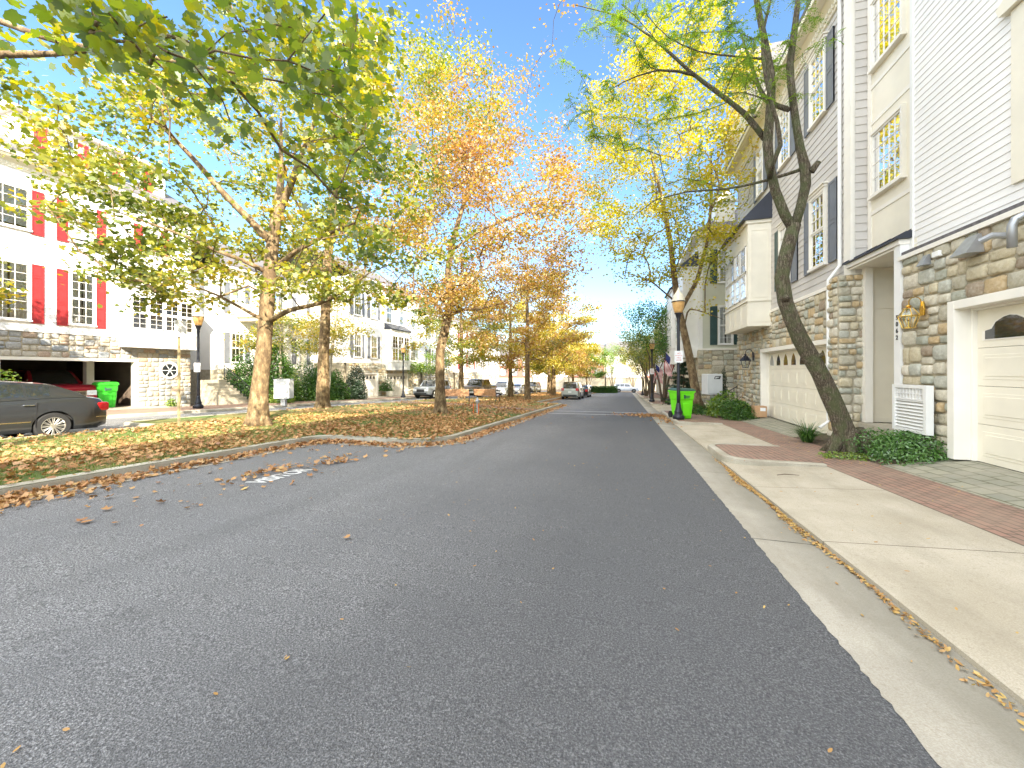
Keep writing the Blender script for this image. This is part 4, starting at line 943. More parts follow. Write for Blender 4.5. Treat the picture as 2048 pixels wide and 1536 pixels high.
# ================================================================ CARS
def car(name, label, loc, rz, pitch, paint, S, cat='car', group=None, front='std', plate=True):
    root = thing(name, label, cat, (0, 0, 0), group)
    L, Wd, Hh, wr = S['L'], S['W'], S['H'], S['wr']; h = L/2
    dx = [p[0] for p in S['deck']]; dz = [p[1] for p in S['deck']]
    deck = lambda x: float(np.interp(x, dx, dz))
    def hw(x):
        t = abs(x)/h; return Wd/2*(1-.03*t**2-.13*max(0, (t-.78)/.22)**2)
    def zl(x):
        t = abs(x)/h; z = .20+S.get('lift', 0)+.08*max(0, (t-.85)/.15)
        for wx in S['wx']:
            dd = abs(x-wx); ra = wr*1.13
            if dd < ra: z = max(z, wr+math.sqrt(ra*ra-dd*dd)*1.0)
        return z
    xs = sorted(set([-h+L*i/56 for i in range(57)] + [wx+s*wr*1.13*q for wx in S['wx'] for s in (-1, 1) for q in (1.001, .995, .97, .9, .8, .6, .4, .2)]))
    NP = 12; bm_ = MB(); parts = {'body': ([], [])}; rows = []
    for x in xs:
        w_ = hw(x); a = zl(x); t = deck(x); full = .22+S.get('lift', 0)
        prof = [(w_*.95, full), (w_*.99, full+.1), (w_, full+.22), (w_*1.0, full+(t-full)*.5), (w_*.995, full+(t-full)*.62), (w_*.975, t-.17), (w_*.96, t-.10), (w_*.93, t-.045), (w_*.88, t-.012), (w_*.7, t+.008), (w_*.4, t+.02), (0, t+.026)]
        end = max(0, (abs(x)/h-.93)/.07)
        prof = [(y*(1-.04*end), max(z, a) if y > w_*.9 else z-.03*end) for y, z in prof]
        rows.append([(x, y, z) for y, z in prof] + [(x, -y, z) for y, z in prof[-2::-1]])
    n = 2*NP-1; V = [v for r_ in rows for v in r_]; Fs = [(i*n+k, i*n+k+1, (i+1)*n+k+1, (i+1)*n+k) for i in range(len(rows)-1) for k in range(n-1)]
    Fs += [tuple(range(n)), tuple((len(rows)-1)*n+k for k in range(n))]
    bx0, bx1, bx2, bx3 = S['gh']; side = S['side']
    gv = MB(); body = MB(); body.add(V, Fs)
    # greenhouse
    gx = sorted(set([bx0+(bx3-bx0)*i/24 for i in range(25)]+[bx1, bx2]+[q for s_ in side for q in s_]))
    def zr(x):
        if x < bx1: t = (x-bx0)/(bx1-bx0); return deck(bx0)+(Hh-.03-deck(bx0))*math.sin(t*math.pi/2)**.85
        if x > bx2: t = (bx3-x)/(bx3-bx2); return deck(bx3)+(Hh-.03-deck(bx3))*math.sin(t*math.pi/2)**.9
        return Hh-.03+.03*math.sin(math.pi*(x-bx1)/(bx2-bx1))
    gr = []
    for x in gx:
        w_ = hw(x); b0 = deck(x)-.03; z = max(zr(x), b0+.02); fr_ = (z-b0)/(Hh-b0); wb = w_*.93; wt = wb-(wb-w_*.74)*fr_
        P_ = [(wb, b0), (wb-(wb-wt)*.12, b0+(z-b0)*.16), (wb-(wb-wt)*.8, b0+(z-b0)*.84), (wt, z-.012), (wt*.85, z+.008), (wt*.5, z+.02), (0, z+.026)]
        gr.append([(x, y, q) for y, q in P_]+[(x, -y, q) for y, q in P_[-2::-1]])
    m_ = 13; 
    for i in range(len(gx)-1):
        xm = (gx[i]+gx[i+1])/2
        for k in range(m_-1):
            kk = min(k, m_-2-k); q = [gr[i][k], gr[i][k+1], gr[i+1][k+1], gr[i+1][k]]
            isg = (kk == 1 and any(a < xm < b for a, b in side)) or (kk >= 4 and (xm < bx1-.03 or xm > bx2+.03) and bx0+.05 < xm < bx3-.02)
            (gv if isg else body).quad(q)
    mb = body
    bo = build(mb, 'body', paint, root, smooth=True); build(gv, 'window_glass', M['carglass'], bo, smooth=False)
    # weld for clean shading
    bm = bmesh.new(); bm.from_mesh(bo.data); bmesh.ops.remove_doubles(bm, verts=bm.verts, dist=.0005); bm.to_mesh(bo.data); bm.free()
    es = bo.modifiers.new('split', 'EDGE_SPLIT'); es.split_angle = R(38)
    un = MB(); un.box(W0, -h*.93, h*.93, .2+S.get('lift', 0), .5, -Wd*.40, Wd*.40)
    for wx in S['wx']: un.box(W0, wx-wr*1.12, wx+wr*1.12, .25, wr*2.1, -Wd*.43, Wd*.43)
    build(un, 'underbody', M['rubber'], root)
    for wx in S['wx']:
        for sy in (-1, 1):
            yc = sy*(Wd/2-.12); tw = .105
            t = MB(); t.lathe((wx, yc, wr), [(wr*.66, -tw), (wr*.93, -tw), (wr, -tw*.7), (wr, tw*.7), (wr*.93, tw), (wr*.66, tw)], 28, (0, 1, 0), cap=False); to = build(t, 'wheel', M['rubber'], root, smooth=False)
            r_ = MB(); o = sy*tw*.86; r_.lathe((wx, yc+o*.45, wr), [(wr*.66, -.01), (wr*.66, .01)], 28, (0, 1, 0), 1)
            r_.lathe((wx, yc+o, wr), [(wr*.68, -.012), (wr*.68, .012), (wr*.62, .014*sy), (wr*.615, -.012)], 28, (0, 1, 0), cap=False)
            ns = S.get('spokes', 6)
            for k in range(ns):
                for q in ((-.09, .09) if ns > 8 else (-.13, .13)):
                    an = 2*math.pi*k/ns; a1 = an+q; r_.tube([(wx+math.cos(an+q*.8)*wr*.12, yc+o*.95, wr+math.sin(an+q*.8)*wr*.12), (wx+math.cos(a1)*wr*.63, yc+o*.95, wr+math.sin(a1)*wr*.63)], wr*.028, 5)
            r_.lathe((wx, yc+o*.95, wr), [(wr*.17, -.012), (wr*.17, .012)], 14, (0, 1, 0))
            build(r_, 'rim', [M['rimm'], M['black']], to)
    # lights, grille, plate, handles, mirrors
    for sy in (-1, 1):
        yy = sy*hw(h)*.74; zt = deck(h)-.10; zb_ = zt-S.get('hlh', .17)
        mb = MB(); mb.box(W0, h-.16, h+.012, zb_, zt, *sorted((yy-sy*.20, yy+sy*.19))); build(mb, 'headlight', M['headl'], root, bevel=.03)
        zt = S.get('tlz', deck(-h)-.06); zb_ = zt-S.get('tlh', .2); mb = MB(); yb = sy*hw(-h+S.get('tlw', .22)*.55)
        mb.box(W0, -h-.014, -h+S.get('tlw', .22), zb_, zt, *sorted((yb-sy*.30, yb+sy*.004))); build(mb, 'taillight', M['tail'], root, bevel=.05)
        mb = MB(); xm = bx2+.18; mb.box(W0, xm, xm+.12, deck(0)-.02, deck(0)+.13, *sorted((sy*(Wd/2-.03), sy*(Wd/2+.16)))); build(mb, 'side_mirror', paint, root, bevel=.03)
        for xd in S['doors']:
            mb = MB(); mb.box(W0, xd, xd+.19, S['hz'], S['hz']+.03, *sorted((sy*Wd*.485, sy*(Wd/2+.022)))); build(mb, 'door_handle', M['chrome'] if S.get('chr') else paint, root, bevel=.01)
        mb = MB()
        for xd in S['lines']: mb.box(W0, xd, xd+.008, .34, deck(0)-.05, *sorted((sy*Wd*.48, sy*(Wd/2+.0015))))
        build(mb, 'door_gap', M['black'], root)
        mb = MB(); mb.box(W0, S['wx'][0]+wr*1.2, S['wx'][1]-wr*1.2, .46, .485, *sorted((sy*Wd*.49, sy*(Wd/2+.006)))); mb.box(W0, -h*.985, -h+.5, .5, .52, *sorted((sy*Wd*.42, sy*(hw(-h*.9)+.008)))) if S.get('chr') else None
        build(mb, 'side_moulding', M['chrome'] if S.get('chr') else M['black'], root)
    mb = MB(); zt = deck(h)-.12; gw = hw(h)*.5; mb.box(W0, h-.05, h+.02, zt-S.get('gh_', .18), zt, -gw, gw); gq = build(mb, 'grille', M['black'] if not S.get('cg') else M['chrome'], root, bevel=.01)
    if S.get('cg'):
        mb = MB(); zb0 = zt-S['gh_']+.04; k = 0; z = zb0
        while z < zt-.05: mb.box(W0, h+.01, h+.024, z, z+.03, -gw+.05, gw-.05); z += .055
        build(mb, 'grille_mesh', M['black'], gq)
    lf = S.get('lift', 0); bmat = M['black'] if not S.get('cg') else M['chrome']
    build(MB().box(W0, h-.08, h+.03, .30+lf, .42+lf, -hw(h)*.8, hw(h)*.8), 'front_bumper', bmat, root, bevel=.02); build(MB().box(W0, -h-.03, -h+.08, .30+lf, .44+lf, -hw(h)*.85, hw(h)*.85), 'rear_bumper', bmat, root, bevel=.02)
    mb = MB(); mb.box(W0, -h-.025, -h-.01, .62+S.get('lift', 0), .76+S.get('lift', 0), -.16, .16); build(mb, 'number_plate', M['white'], root)
    if S.get('bed'):
        mb = MB(); mb.box(W0, -h+.08, bx0-.06, deck(-h)-.02, deck(-h)+.035, -Wd*.40, Wd*.40); build(mb, 'bed', M['black'], root)
    root.location = loc; root.rotation_euler = (0, pitch, rz)
    return root
SEDAN = dict(L=4.85, W=1.82, H=1.45, wr=.335, wx=(-1.33, 1.47), deck=[(-2.43, .86), (-2.3, 1.0), (-1.9, 1.07), (-1.2, 1.06), (0, .98), (.8, .97), (1.0, 1.0), (1.7, .92), (2.2, .80), (2.43, .66)], gh=(-1.95, -.95, .15, 1.15), side=[(-1.28, -.88), (-.84, -.18), (-.1, .72)], doors=(-.98, .1), lines=(-1.02, -.13, .95), hz=.86, spokes=12, chr=True, tlz=.90, tlh=.24, tlw=.30)
SUV = dict(L=4.7, W=1.88, H=1.74, wr=.36, wx=(-1.35, 1.4), deck=[(-2.35, 1.02), (-2.2, 1.1), (0, 1.08), (1.0, 1.08), (1.7, 1.02), (2.2, .95), (2.35, .85)], gh=(-2.28, -1.95, .3, 1.15), side=[(-1.85, -1.15), (-1.07, -.35), (-.27, .7)], doors=(-1.0, 0), lines=(-1.1, -.3, .85), hz=.95, tlz=1.12, tlh=.28, lift=.05)
OFFR = dict(L=4.83, W=1.92, H=1.82, wr=.40, wx=(-1.35, 1.45), deck=[(-2.41, 1.1), (-2.3, 1.16), (0, 1.13), (1.0, 1.15), (1.7, 1.14), (2.3, 1.08), (2.41, .98)], gh=(-2.3, -1.95, .3, 1.0), side=[(-1.9, -1.2), (-1.1, -.4), (-.3, .7)], doors=(-1.0, 0), lines=(-1.1, -.3, .85), hz=1.0, tlz=1.2, tlh=.3, lift=.15, gh_=.26)
PICK = dict(L=5.9, W=2.03, H=1.96, wr=.42, wx=(-1.75, 1.95), deck=[(-2.95, 1.32), (-.95, 1.32), (-.9, 1.22), (1.0, 1.22), (1.4, 1.28), (2.3, 1.25), (2.8, 1.2), (2.95, 1.05)], gh=(-1.05, -.75, .85, 1.55), side=[(-.6, .1), (.2, 1.05)], doors=(-.4, .35), lines=(-.65, .15, 1.2), hz=1.08, tlz=1.25, tlh=.4, lift=.22, cg=True, gh_=.42, hlh=.26, bed=True)
CH = -.034
car('parked_sedan', 'dark grey sedan parked by the lawn at the left edge', (-14.62, 4.68, g(4.7)-.01), R(-90), CH, carp('grey_car_paint', (.05, .054, .06)), SEDAN)
car('parked_pickup', 'red pickup standing inside the open garage of the stone house', (-28.15, 11.75, -.39), R(0), 0, carp('red_car_paint', (.35, .012, .03)), PICK)
car('parked_car', 'silver off-road car by the white garages, behind the leaning tree trunk', (-18.35, 34.5, g(34.5)), R(-90), CH, carp('silver_car_paint', (.42, .46, .49)), OFFR)
car('parked_pickup', 'brown and silver pickup parked behind the wooden bench', (-14.9, 38.5, g(38.5)-.01), R(-90), CH, carp('brown_car_paint', (.20, .15, .11)), PICK)
car('parked_car', 'white car parked behind the brown pickup', (-14.4, 45.3, g(45.3)-.01), R(-90), CH, carp('white_car_paint', (.72, .74, .76), .1), SUV)
SV = copy_tree  # further cars are copies with their own paint where it differs
car('parked_car', 'small white sedan farther down the lane, between the median trunks', (-14.3, 51.5, g(51.5)-.01), R(-90), CH, bpy.data.materials['white_car_paint'], SEDAN)
car('parked_car', 'pale tan jeep like car at the far end of the median', (-13.6, 57.5, g(57.5)-.01), R(-90), CH, carp('tan_car_paint', (.42, .38, .30)), OFFR)
car('parked_suv', 'champagne SUV seen from behind, nearest at the left kerb of the street', (-5.12, 39.6, g(39.6)), R(90), .034, carp('champagne_car_paint', (.38, .38, .34)), SUV)
car('parked_sedan', 'black sedan parked in front of the champagne SUV at the kerb', (-4.85, 46.2, g(46.2)), R(90), .034, carp('black_car_paint', (.02, .022, .025)), SEDAN)
car('crossing_car', 'white car crossing the end of the street beyond the hedge', (.2, 77.6, g(77.6)), R(0), 0, bpy.data.materials['white_car_paint'], SUV)
car('parked_car', 'white car parked across the end street, behind the clipped hedge', (-8.2, 79.4, g(79)), R(180), 0, bpy.data.materials['white_car_paint'], SEDAN)

# ================================================================ STREET FURNITURE
def lamp_post(label, loc, hgt=5.15, group='lamp posts with amber globes'):
    root = thing('lamp_post', label, 'street lamp', (0, 0, 0), group); k = hgt/5.15
    mb = MB(); mb.lathe((0, 0, 0), [(.22, 0), (.22, .05), (.235, .09), (.21, .16), (.15, .2), (.15, .26), (.16, .3), (.13, .36), (.10, .5), (.085, .62), (.07, .66)], 16); build(mb, 'base', M['blackm'], root, smooth=True)
    mb = MB(); mb.lathe((0, 0, 0), [(.068, .6), (.066, 1.0), (.056, 3.75*k), (.056, 3.8*k), (.075, 3.85*k), (.06, 3.92*k), (.085, 4.0*k), (.12, 4.12*k), (.15, 4.14*k), (.15, 4.17*k)], 14); build(mb, 'pole', M['blackm'], root, smooth=True)
    z = 4.17*k; mb = MB(); mb.lathe((0, 0, z), [(.14, 0), (.165, .08), (.215, .28), (.235, .42), (.235, .44)], 20); build(mb, 'globe', M['amber'], root, smooth=True)
    mb = MB(); mb.lathe((0, 0, z), [(.25, .44), (.255, .47), (.235, .55), (.19, .68), (.13, .79), (.075, .86), (.06, .9), (.055, .93), (.025, .95), (.03, .98), (.008, 1.03)], 20); build(mb, 'cap', M['frost'], root, smooth=True)
    mb = MB(); mb.lathe((0, 0, z), [(.252, .43), (.262, .44), (.262, .462), (.252, .468)], 20); build(mb, 'ring', M['blackm'], root)
    root.location = loc; return root
lp = lamp_post('black lamp post with amber globe standing in front of the lime green cart', (2.05, 16.65, g(16.65)+.135), 5.25)
def lampcopy(label, loc, s=1.0):
    c = copy_tree(lp); c.location = loc; c['label'] = label; c.scale = (s, s, s); return c
lampcopy('black lamp post farther down the right hand pavement, second behind the lime cart', (2.1, 33.2, g(33.2)+.15))
lampcopy('thin dark lamp post at the far right kerb near the end of the street', (2.15, 52.0, g(52)+.15))
lampcopy('farthest lamp post on the right, beside the crossing white car', (3.3, 66, g(66)+.15))
lampcopy('black lamp post with sign in front of the tan steps at left', (-20.4, 14.0, g(14)+.115), .97)
lampcopy('thin lamp post left of the silver off-road car, before the white garages', (-19.6, 31.2, g(31.2)+.115), .97)
def signplate(label, c, w_, h_, fx, lines, col='signred', name='parking_sign'):
    root = thing(name, label, 'sign', tuple(c)); c = Vector(c); nx = Vector(fx).normalized(); rt = Vector((-nx.y, nx.x, 0)); f = F(c, rt, nx)
    mb = MB(); mb.prism(f, [(-w_/2+.02, -h_/2), (w_/2-.02, -h_/2), (w_/2, -h_/2+.02), (w_/2, h_/2-.02), (w_/2-.02, h_/2), (-w_/2+.02, h_/2), (-w_/2, h_/2-.02), (-w_/2, -h_/2+.02)], -.004, .0)
    build(mb, 'plate', M['sign'], root); f2 = rt
    n = len(lines)
    for i, (s_, sz) in enumerate(lines):
        text(s_, sz, c+nx*.002+Vector((0, 0, h_/2-.1-(h_-.12)*i/n-sz*.4)), tuple(rt), (0, 0, 1), M[col], root, 'lettering', .001)
    return root
# viewer facing +y: right vector is +x for a sign facing -y
signplate('white no parking sign on the lamp post in front of the lime cart', (2.05, 16.55, g(16.65)+.135+2.5), .31, .47, (0.0, -1, 0), [('NO', .085), ('PARKING', .062), ('FIRE', .085), ('LANE', .085)])
signplate('small white sign on the lamp post beside the tan steps', (-20.33, 13.9, g(14)+2.15), .30, .45, (.35, -1, 0), [('NO', .085), ('PARKING', .062), ('FIRE', .085), ('LANE', .085)])
signplate('white sign on the second lamp post along the right hand pavement', (2.1, 33.1, g(33.2)+2.6), .31, .46, (0, -1, 0), [('NO', .085), ('PARKING', .062), ('FIRE', .085), ('LANE', .085)])
mb = MB(); mb.box(W0, -12.58, -12.52, g(8)-.1, 3.0, 8.06, 8.10); r_ = thing('sign_post', 'weathered metal sign post on the lawn in front of the round window', 'sign post', (-12.55, 8.08, g(8.1)+.1))
build(mb, 'post', plain('weathered_post', (.33, .27, .15), .6, .3, .4, 8), r_); mb = MB(); mb.box(W0, -12.50, -12.485, 2.5, 2.98, 7.93, 8.25); build(mb, 'plate', M['sign'], r_, bevel=.002)

def cart(label, loc, rz, body, lid, s=1.0, lid_open=False):
    root = thing('wheeled_cart', label, 'rubbish cart', (0, 0, 0))
    mb = MB()
    def ring(z, w_, d, y0=0): return [(-w_/2+.04, y0-d/2, z), (w_/2-.04, y0-d/2, z), (w_/2, y0-d/2+.05, z), (w_/2, y0+d/2-.05, z), (w_/2-.04, y0+d/2, z), (-w_/2+.04, y0+d/2, z), (-w_/2, y0+d/2-.05, z), (-w_/2, y0-d/2+.05, z)]
    rs = [ring(.02, .50, .50), ring(.06, .52, .52), ring(.62, .60, .64, .01), ring(.70, .60, .64, .01), ring(.76, .635, .70, .01), ring(1.0, .66, .76, .02), ring(1.0, .71, .83, .02), ring(1.06, .72, .84, .02)]
    V = [v for r__ in rs for v in r__]; n = 8
    mb.add(V, [(i*n+k, i*n+(k+1) % n, (i+1)*n+(k+1) % n, (i+1)*n+k) for i in range(len(rs)-1) for k in range(n)]+[tuple(range(n)), tuple((len(rs)-1)*n+k for k in range(n))])
    mb.box(W0, -.13, .13, .12, .6, -.335, -.28); build(mb, 'body', M[body], root, bevel=.012)
    mb = MB(); lr = [ring(1.062, .70, .84, .02), ring(1.10, .70, .84, .02), ring(1.15, .58, .66, .0)]; V = [v for r__ in lr for v in r__]
    mb.add(V, [(i*n+k, i*n+(k+1) % n, (i+1)*n+(k+1) % n, (i+1)*n+k) for i in range(2) for k in range(n)]+[tuple(range(n)), tuple(2*n+k for k in range(n))]); build(mb, 'lid', M[lid], root, bevel=.01)
    mb = MB(); mb.tube([(-.25, .46, 1.02), (-.25, .54, 1.04), (.25, .54, 1.04), (.25, .46, 1.02)], .018, 6); build(mb, 'handle', M['lid'], root)
    for sx in (-1, 1):
        mb = MB(); mb.lathe((sx*.29, .30, .13), [(.13, -.03), (.13, .03)], 18, (1, 0, 0)); build(mb, 'wheel', M['rubber'], root)
    mb = MB(); mb.box(W0, -.09, .09, .80, .825, -.392, -.350); mb.box(W0, -.07, .11, .86, .885, -.40, -.354); mb.box(W0, -.11, -.07, .78, .92, -.392, -.352); build(mb, 'stamped_mark', M['lid'], root)
    root.location = loc; root.rotation_euler = (0, 0, rz); root.scale = (s, s, s); return root
cart('lime green wheeled cart behind the near lamp post', (2.25, 17.25, g(17.25)+.13), R(22), 'cartl', 'lid', 1.08)
cart('green wheeled cart inside the open garage beside the red pickup', (-25.4, 13.0, -.38), R(75), 'cartd', 'cartd', 1.15)

# relay mailbox on a post
c = Vector((4.0, 20.3, -.48)); rt = thing('relay_mailbox', 'pale grey relay mailbox on a round post by the yellow green bush', 'mailbox', tuple(c))
f = F(c, (math.cos(.28), math.sin(.28), 0), (math.sin(.28), -math.cos(.28), 0))
mb = MB(); mb.lathe(tuple(c), [(.11, -.1), (.11, .86)], 14); build(mb, 'post', M['galv'], rt)
mb = MB(); mb.box(f, -.36, .36, .86, 1.84, -.35, .25); build(mb, 'box', M['plasticg'], rt, bevel=.035)
mb = MB(); mb.prism(f, [(-.02, 1.60), (.22, 1.60), (.27, 1.74), (.0, 1.74), (-.02, 1.71), (.20, 1.70), (.17, 1.665), (.09, 1.655), (.09, 1.635), (.0, 1.625)], .25, .256); mb.prism(f, [(-.06, 1.60), (-.03, 1.60), (.02, 1.70), (-.02, 1.70)], .25, .256)
build(mb, 'eagle_emblem', M['black'], rt); mb = MB(); mb.box(f, -.31, .31, .92, .935, .24, .254); mb.box(f, -.31, -.3, .93, 1.78, .24, .253); build(mb, 'door_gap', M['galv'], rt)
# cluster mailbox
c = Vector((-19.2, 17.9, g(17.9)+.11)); rt = thing('cluster_mailbox', 'grey cluster mailbox on the brick pavement between the two big trunks', 'mailbox', tuple(c))
f = F(c, (.93, .36, 0), (.36, -.93, 0))
mb = MB(); mb.box(f, -.12, .12, -.05, .4, -.12, .12); mb.box(f, -.2, .2, .36, .4, -.18, .18); build(mb, 'pedestal', M['galv'], rt)
mb = MB(); mb.box(f, -.43, .43, .40, 1.5, -.28, .28); mb.box(f, -.45, .45, 1.5, 1.53, -.3, .3); build(mb, 'box', M['plasticg'], rt, bevel=.01)
for i in range(7):
    for j in range(2):
        mb = MB(); mb.box(f, -.38+j*.39, -.02+j*.39, .46+i*.145, .46+i*.145+.13, .28, .29); d_ = build(mb, 'mail_door', M['plasticg'], rt, bevel=.004)
        mb = MB(); mb.lathe(f.p(-.08+j*.39, .52+i*.145, .29), [(.012, 0), (.012, .008)], 8, tuple(f.N)); build(mb, 'lock', M['galv'], d_)
# cardboard parcel
c = Vector((5.1, 17.35, -.31)); rt = thing('cardboard_parcel', 'cardboard parcel standing against the garage frame behind the shrub', 'parcel', tuple(c)); f = F(c, (1, .1, 0), (.1, -1, 0))
mb = MB(); mb.box(f, -.22, .2, 0, .43, -.2, .16); build(mb, 'box', M['card'], rt, bevel=.006)
mb = MB(); mb.box(f, -.04, .15, .24, .37, .16, .163); build(mb, 'address_label', M['sign'], rt); mb = MB(); mb.box(f, -.02, .02, .425, .432, -.2, .162); build(mb, 'tape', M['wood'], rt)
# wall lanterns
def lantern(label, f, a, z, mat, s=1.0, brass=True):
    rt = thing('wall_lantern', label, 'wall lamp', tuple(f.p(a, z, 0)))
    d = .20*s
    mb = MB(); mb.prism(f, [(a-.04*s, z+.0*s), (a+.04*s, z+.0*s), (a+.05*s, z+.12*s), (a+.02*s, z+.24*s), (a-.02*s, z+.24*s), (a-.05*s, z+.12*s)], 0, .03); build(mb, 'wall_plate', M[mat], rt, bevel=.004)
    mb = MB(); pts = [f.p(a, z+.16*s, .03)]+[f.p(a, z+(.22+.1*math.sin(t))*s, .03+(d-.03)*(1-math.cos(t))/2) for t in (.5, 1.0, 1.6, 2.2, 2.8)]+[f.p(a, z+.12*s, d)]
    mb.tube(pts, .008*s, 6); build(mb, 'arm', M[mat], rt)
    cx = f.p(a, 0, d)
    def ringp(r, zz, n=6): return [(cx.x+r*math.cos(k*2*math.pi/n+.3), cx.y+r*math.sin(k*2*math.pi/n+.3), zz) for k in range(n)]
    mb = MB(); top = z+.13*s; mb.lathe((cx.x, cx.y, 0), [(.006*s, top+.06*s), (.03*s, top+.05*s), (.045*s, top+.03*s), (.02*s, top+.02*s), (.05*s, top-.0*s)], 12)
    R0, R1_, R2_ = ringp(.055*s, top), ringp(.135*s, z-.0*s), ringp(.075*s, z-.20*s)
    for A_, B_ in ((R0, R1_), (R1_, R2_)):
        for p, q in zip(A_, B_): mb.tube([p, q], .006*s, 5)
    for Rr in (R0, R1_, R2_):
        for i in range(6): mb.tube([Rr[i], Rr[(i+1) % 6]], (.009 if Rr is R1_ else .005)*s, 5)
    if not brass: mb.lathe((cx.x, cx.y, z), [(.15*s, -.012), (.15*s, .012), (.06*s, .12*s), (.02*s, .15*s)], 6); mb.lathe((cx.x, cx.y, z-.21*s), [(.08*s, -.01), (.08*s, .015)], 6)
    build(mb, 'frame', M[mat], rt)
    mb = MB(); n = 6
    for A_, B_ in ((R0, R1_), (R1_, R2_)):
        for i in range(6): mb.quad([A_[i], A_[(i+1) % 6], B_[(i+1) % 6], B_[i]])
    build(mb, 'glass', M['lampglass'], rt)
    mb = MB(); mb.lathe((cx.x, cx.y, z-.19*s), [(.02*s, 0), (.012*s, .03), (.012*s, .10*s), (.02*s, .12*s), (.004, .17*s)], 8); build(mb, 'bulb_holder', M['brass'] if brass else M['white'], rt)
lantern('polished brass wall lantern beside the black house numbers', FR(5.27), 8.93, 2.52, 'brass', 1.1)
lantern('black wall lantern on the stone left of the double garage door', FR(5.28), 18.75, 1.95, 'blackm', 1.5, False)
# benches
def bench(label, loc, rz, length=1.9):
    rt = thing('park_bench', label, 'bench', (0, 0, 0), 'wooden benches on the median path')
    mb = MB()
    for i in range(4): mb.box(W0, -length/2, length/2, .44, .47, -.05+i*.115, .05+i*.115)
    build(mb, 'seat', M['wood'], rt)
    mb = MB()
    for i in range(5): z = .50+i*.09; y = -.10-i*.02; mb.box(W0, -length/2, length/2, z, z+.08, y-.02, y+.01)
    build(mb, 'backrest', M['wood'], rt)
    for sx in (-1, 1):
        mb = MB(); x = sx*(length/2-.02)
        mb.tube([(x, -.18, 0), (x, -.08, .42), (x, -.2, .95)], .025, 6); mb.tube([(x, .38, 0), (x, .34, .42), (x, .36, .64), (x, -.1, .66)], .025, 6); mb.tube([(x, -.08, .42), (x, .36, .42)], .022, 6)
        build(mb, 'end_frame', M['blackm'], rt)
    root = rt; rt.location = loc; rt.rotation_euler = (0, 0, rz); return rt
bench('wooden bench seen from behind, directly right of the leaning trunk', (-11.3, 24.6, g(24.6)+.14), R(20))
bench('wooden bench turned towards the street, right of the other bench', (-9.6, 26.0, g(26)+.14), R(-12))
# valve on stakes
rt = thing('water_valve', 'silver water valve between two orange stakes in the leaf litter', 'water valve', (-6.3, 16.0, g(16)+.13))
z = g(16)+.13; mb = MB(); mb.tube([(-6.3, 16, z), (-6.3, 16, z+.5), (-6.25, 16, z+.62)], .05, 10); mb.lathe((-6.3, 16, z+.5), [(.09, 0), (.10, .08), (.06, .16), (.03, .24)], 12); build(mb, 'pipe', M['galv'], rt)
for x, y in ((-6.45, 15.9), (-6.15, 15.75)): mb = MB(); mb.box(W0, x-.015, x+.015, z-.05, z+.48, y-.015, y+.015); build(mb, 'stake', M['orange'], rt)
# flags
def flag(label, base, tip, s=1.0, drop=(0, 0, -1)):
    rt = thing('striped_flag', label, 'flag', base, 'flags hung on the house fronts'); b = Vector(base); t = Vector(tip)
    mb = MB(); mb.tube([b, t], .014, 6); mb.lathe(tuple(t), [(.02, -.02), (.03, 0), (.02, .02)], 8); build(mb, 'pole', M['white'], rt)
    mb = MB(); ax = (b-t).normalized(); H = .9*s; Ln = 1.5*s; dn = Vector(drop).normalized(); W_ = Vector((-ax.y, ax.x, 0))
    nx, nz = 15, 13
    P_ = [[t+ax*(H*j/nz)+dn*(Ln*i/nx)+W_*.07*math.sin(i*.9+j*.5)+ax*.05*math.sin(i*.5) for j in range(nz+1)] for i in range(nx+1)]
    for i in range(nx):
        for j in range(nz):
            mi = 2 if (i < 6 and j < 7) else (0 if j % 2 == 0 else 1)
            mb.add([P_[i][j], P_[i+1][j], P_[i+1][j+1], P_[i][j+1]], [(0, 1, 2, 3)], mi)
    build(mb, 'cloth', [M['flagr'], M['flagw'], M['flagb']], rt, smooth=True)
flag('striped flag nearest, drooping above the dark conifer', (3.9, 31.0, 1.7), (2.95, 30.9, 2.9), .95, (-.1, 0, -1))
flag('second striped flag, half hidden behind the multi-stemmed tree', (4.2, 40.5, 1.0), (2.9, 40.4, 2.2), .95)
flag('third striped flag, leaning farthest towards the street', (4.2, 46.5, .8), (2.7, 46.4, 1.9), .95)
# clipped hedge
rt = thing('clipped_hedge', 'low clipped hedge across the end of the median', 'hedge', (-3.9, 69.2, g(69)-.1)); hr = np.random.default_rng(4); n = 9000
a = hr.uniform(-2.75, 2.75, n); b = hr.uniform(-.6, .6, n); z = hr.uniform(0, 1.2, n); k = hr.integers(0, 3, n); z = np.where(k == 0, 1.2+hr.normal(size=n)*.03, z); b = np.where(k == 1, -.6+hr.normal(size=n)*.03, b)
leafmesh('foliage', np.c_[-3.9+a*.86-b*.5, 69.2+a*.5+b*.86, g(69)-.1+z], .13, KITE, M['lf_shrub'], rt, tilt=1.2, seed=5)
build(MB().box(F((-3.9, 69.2, g(69)-.2), (.86, .5, 0), (.5, -.86, 0)), -2.6, 2.6, 0, 1.1, -.5, .5), 'stems', M['lf_shrub'], rt)

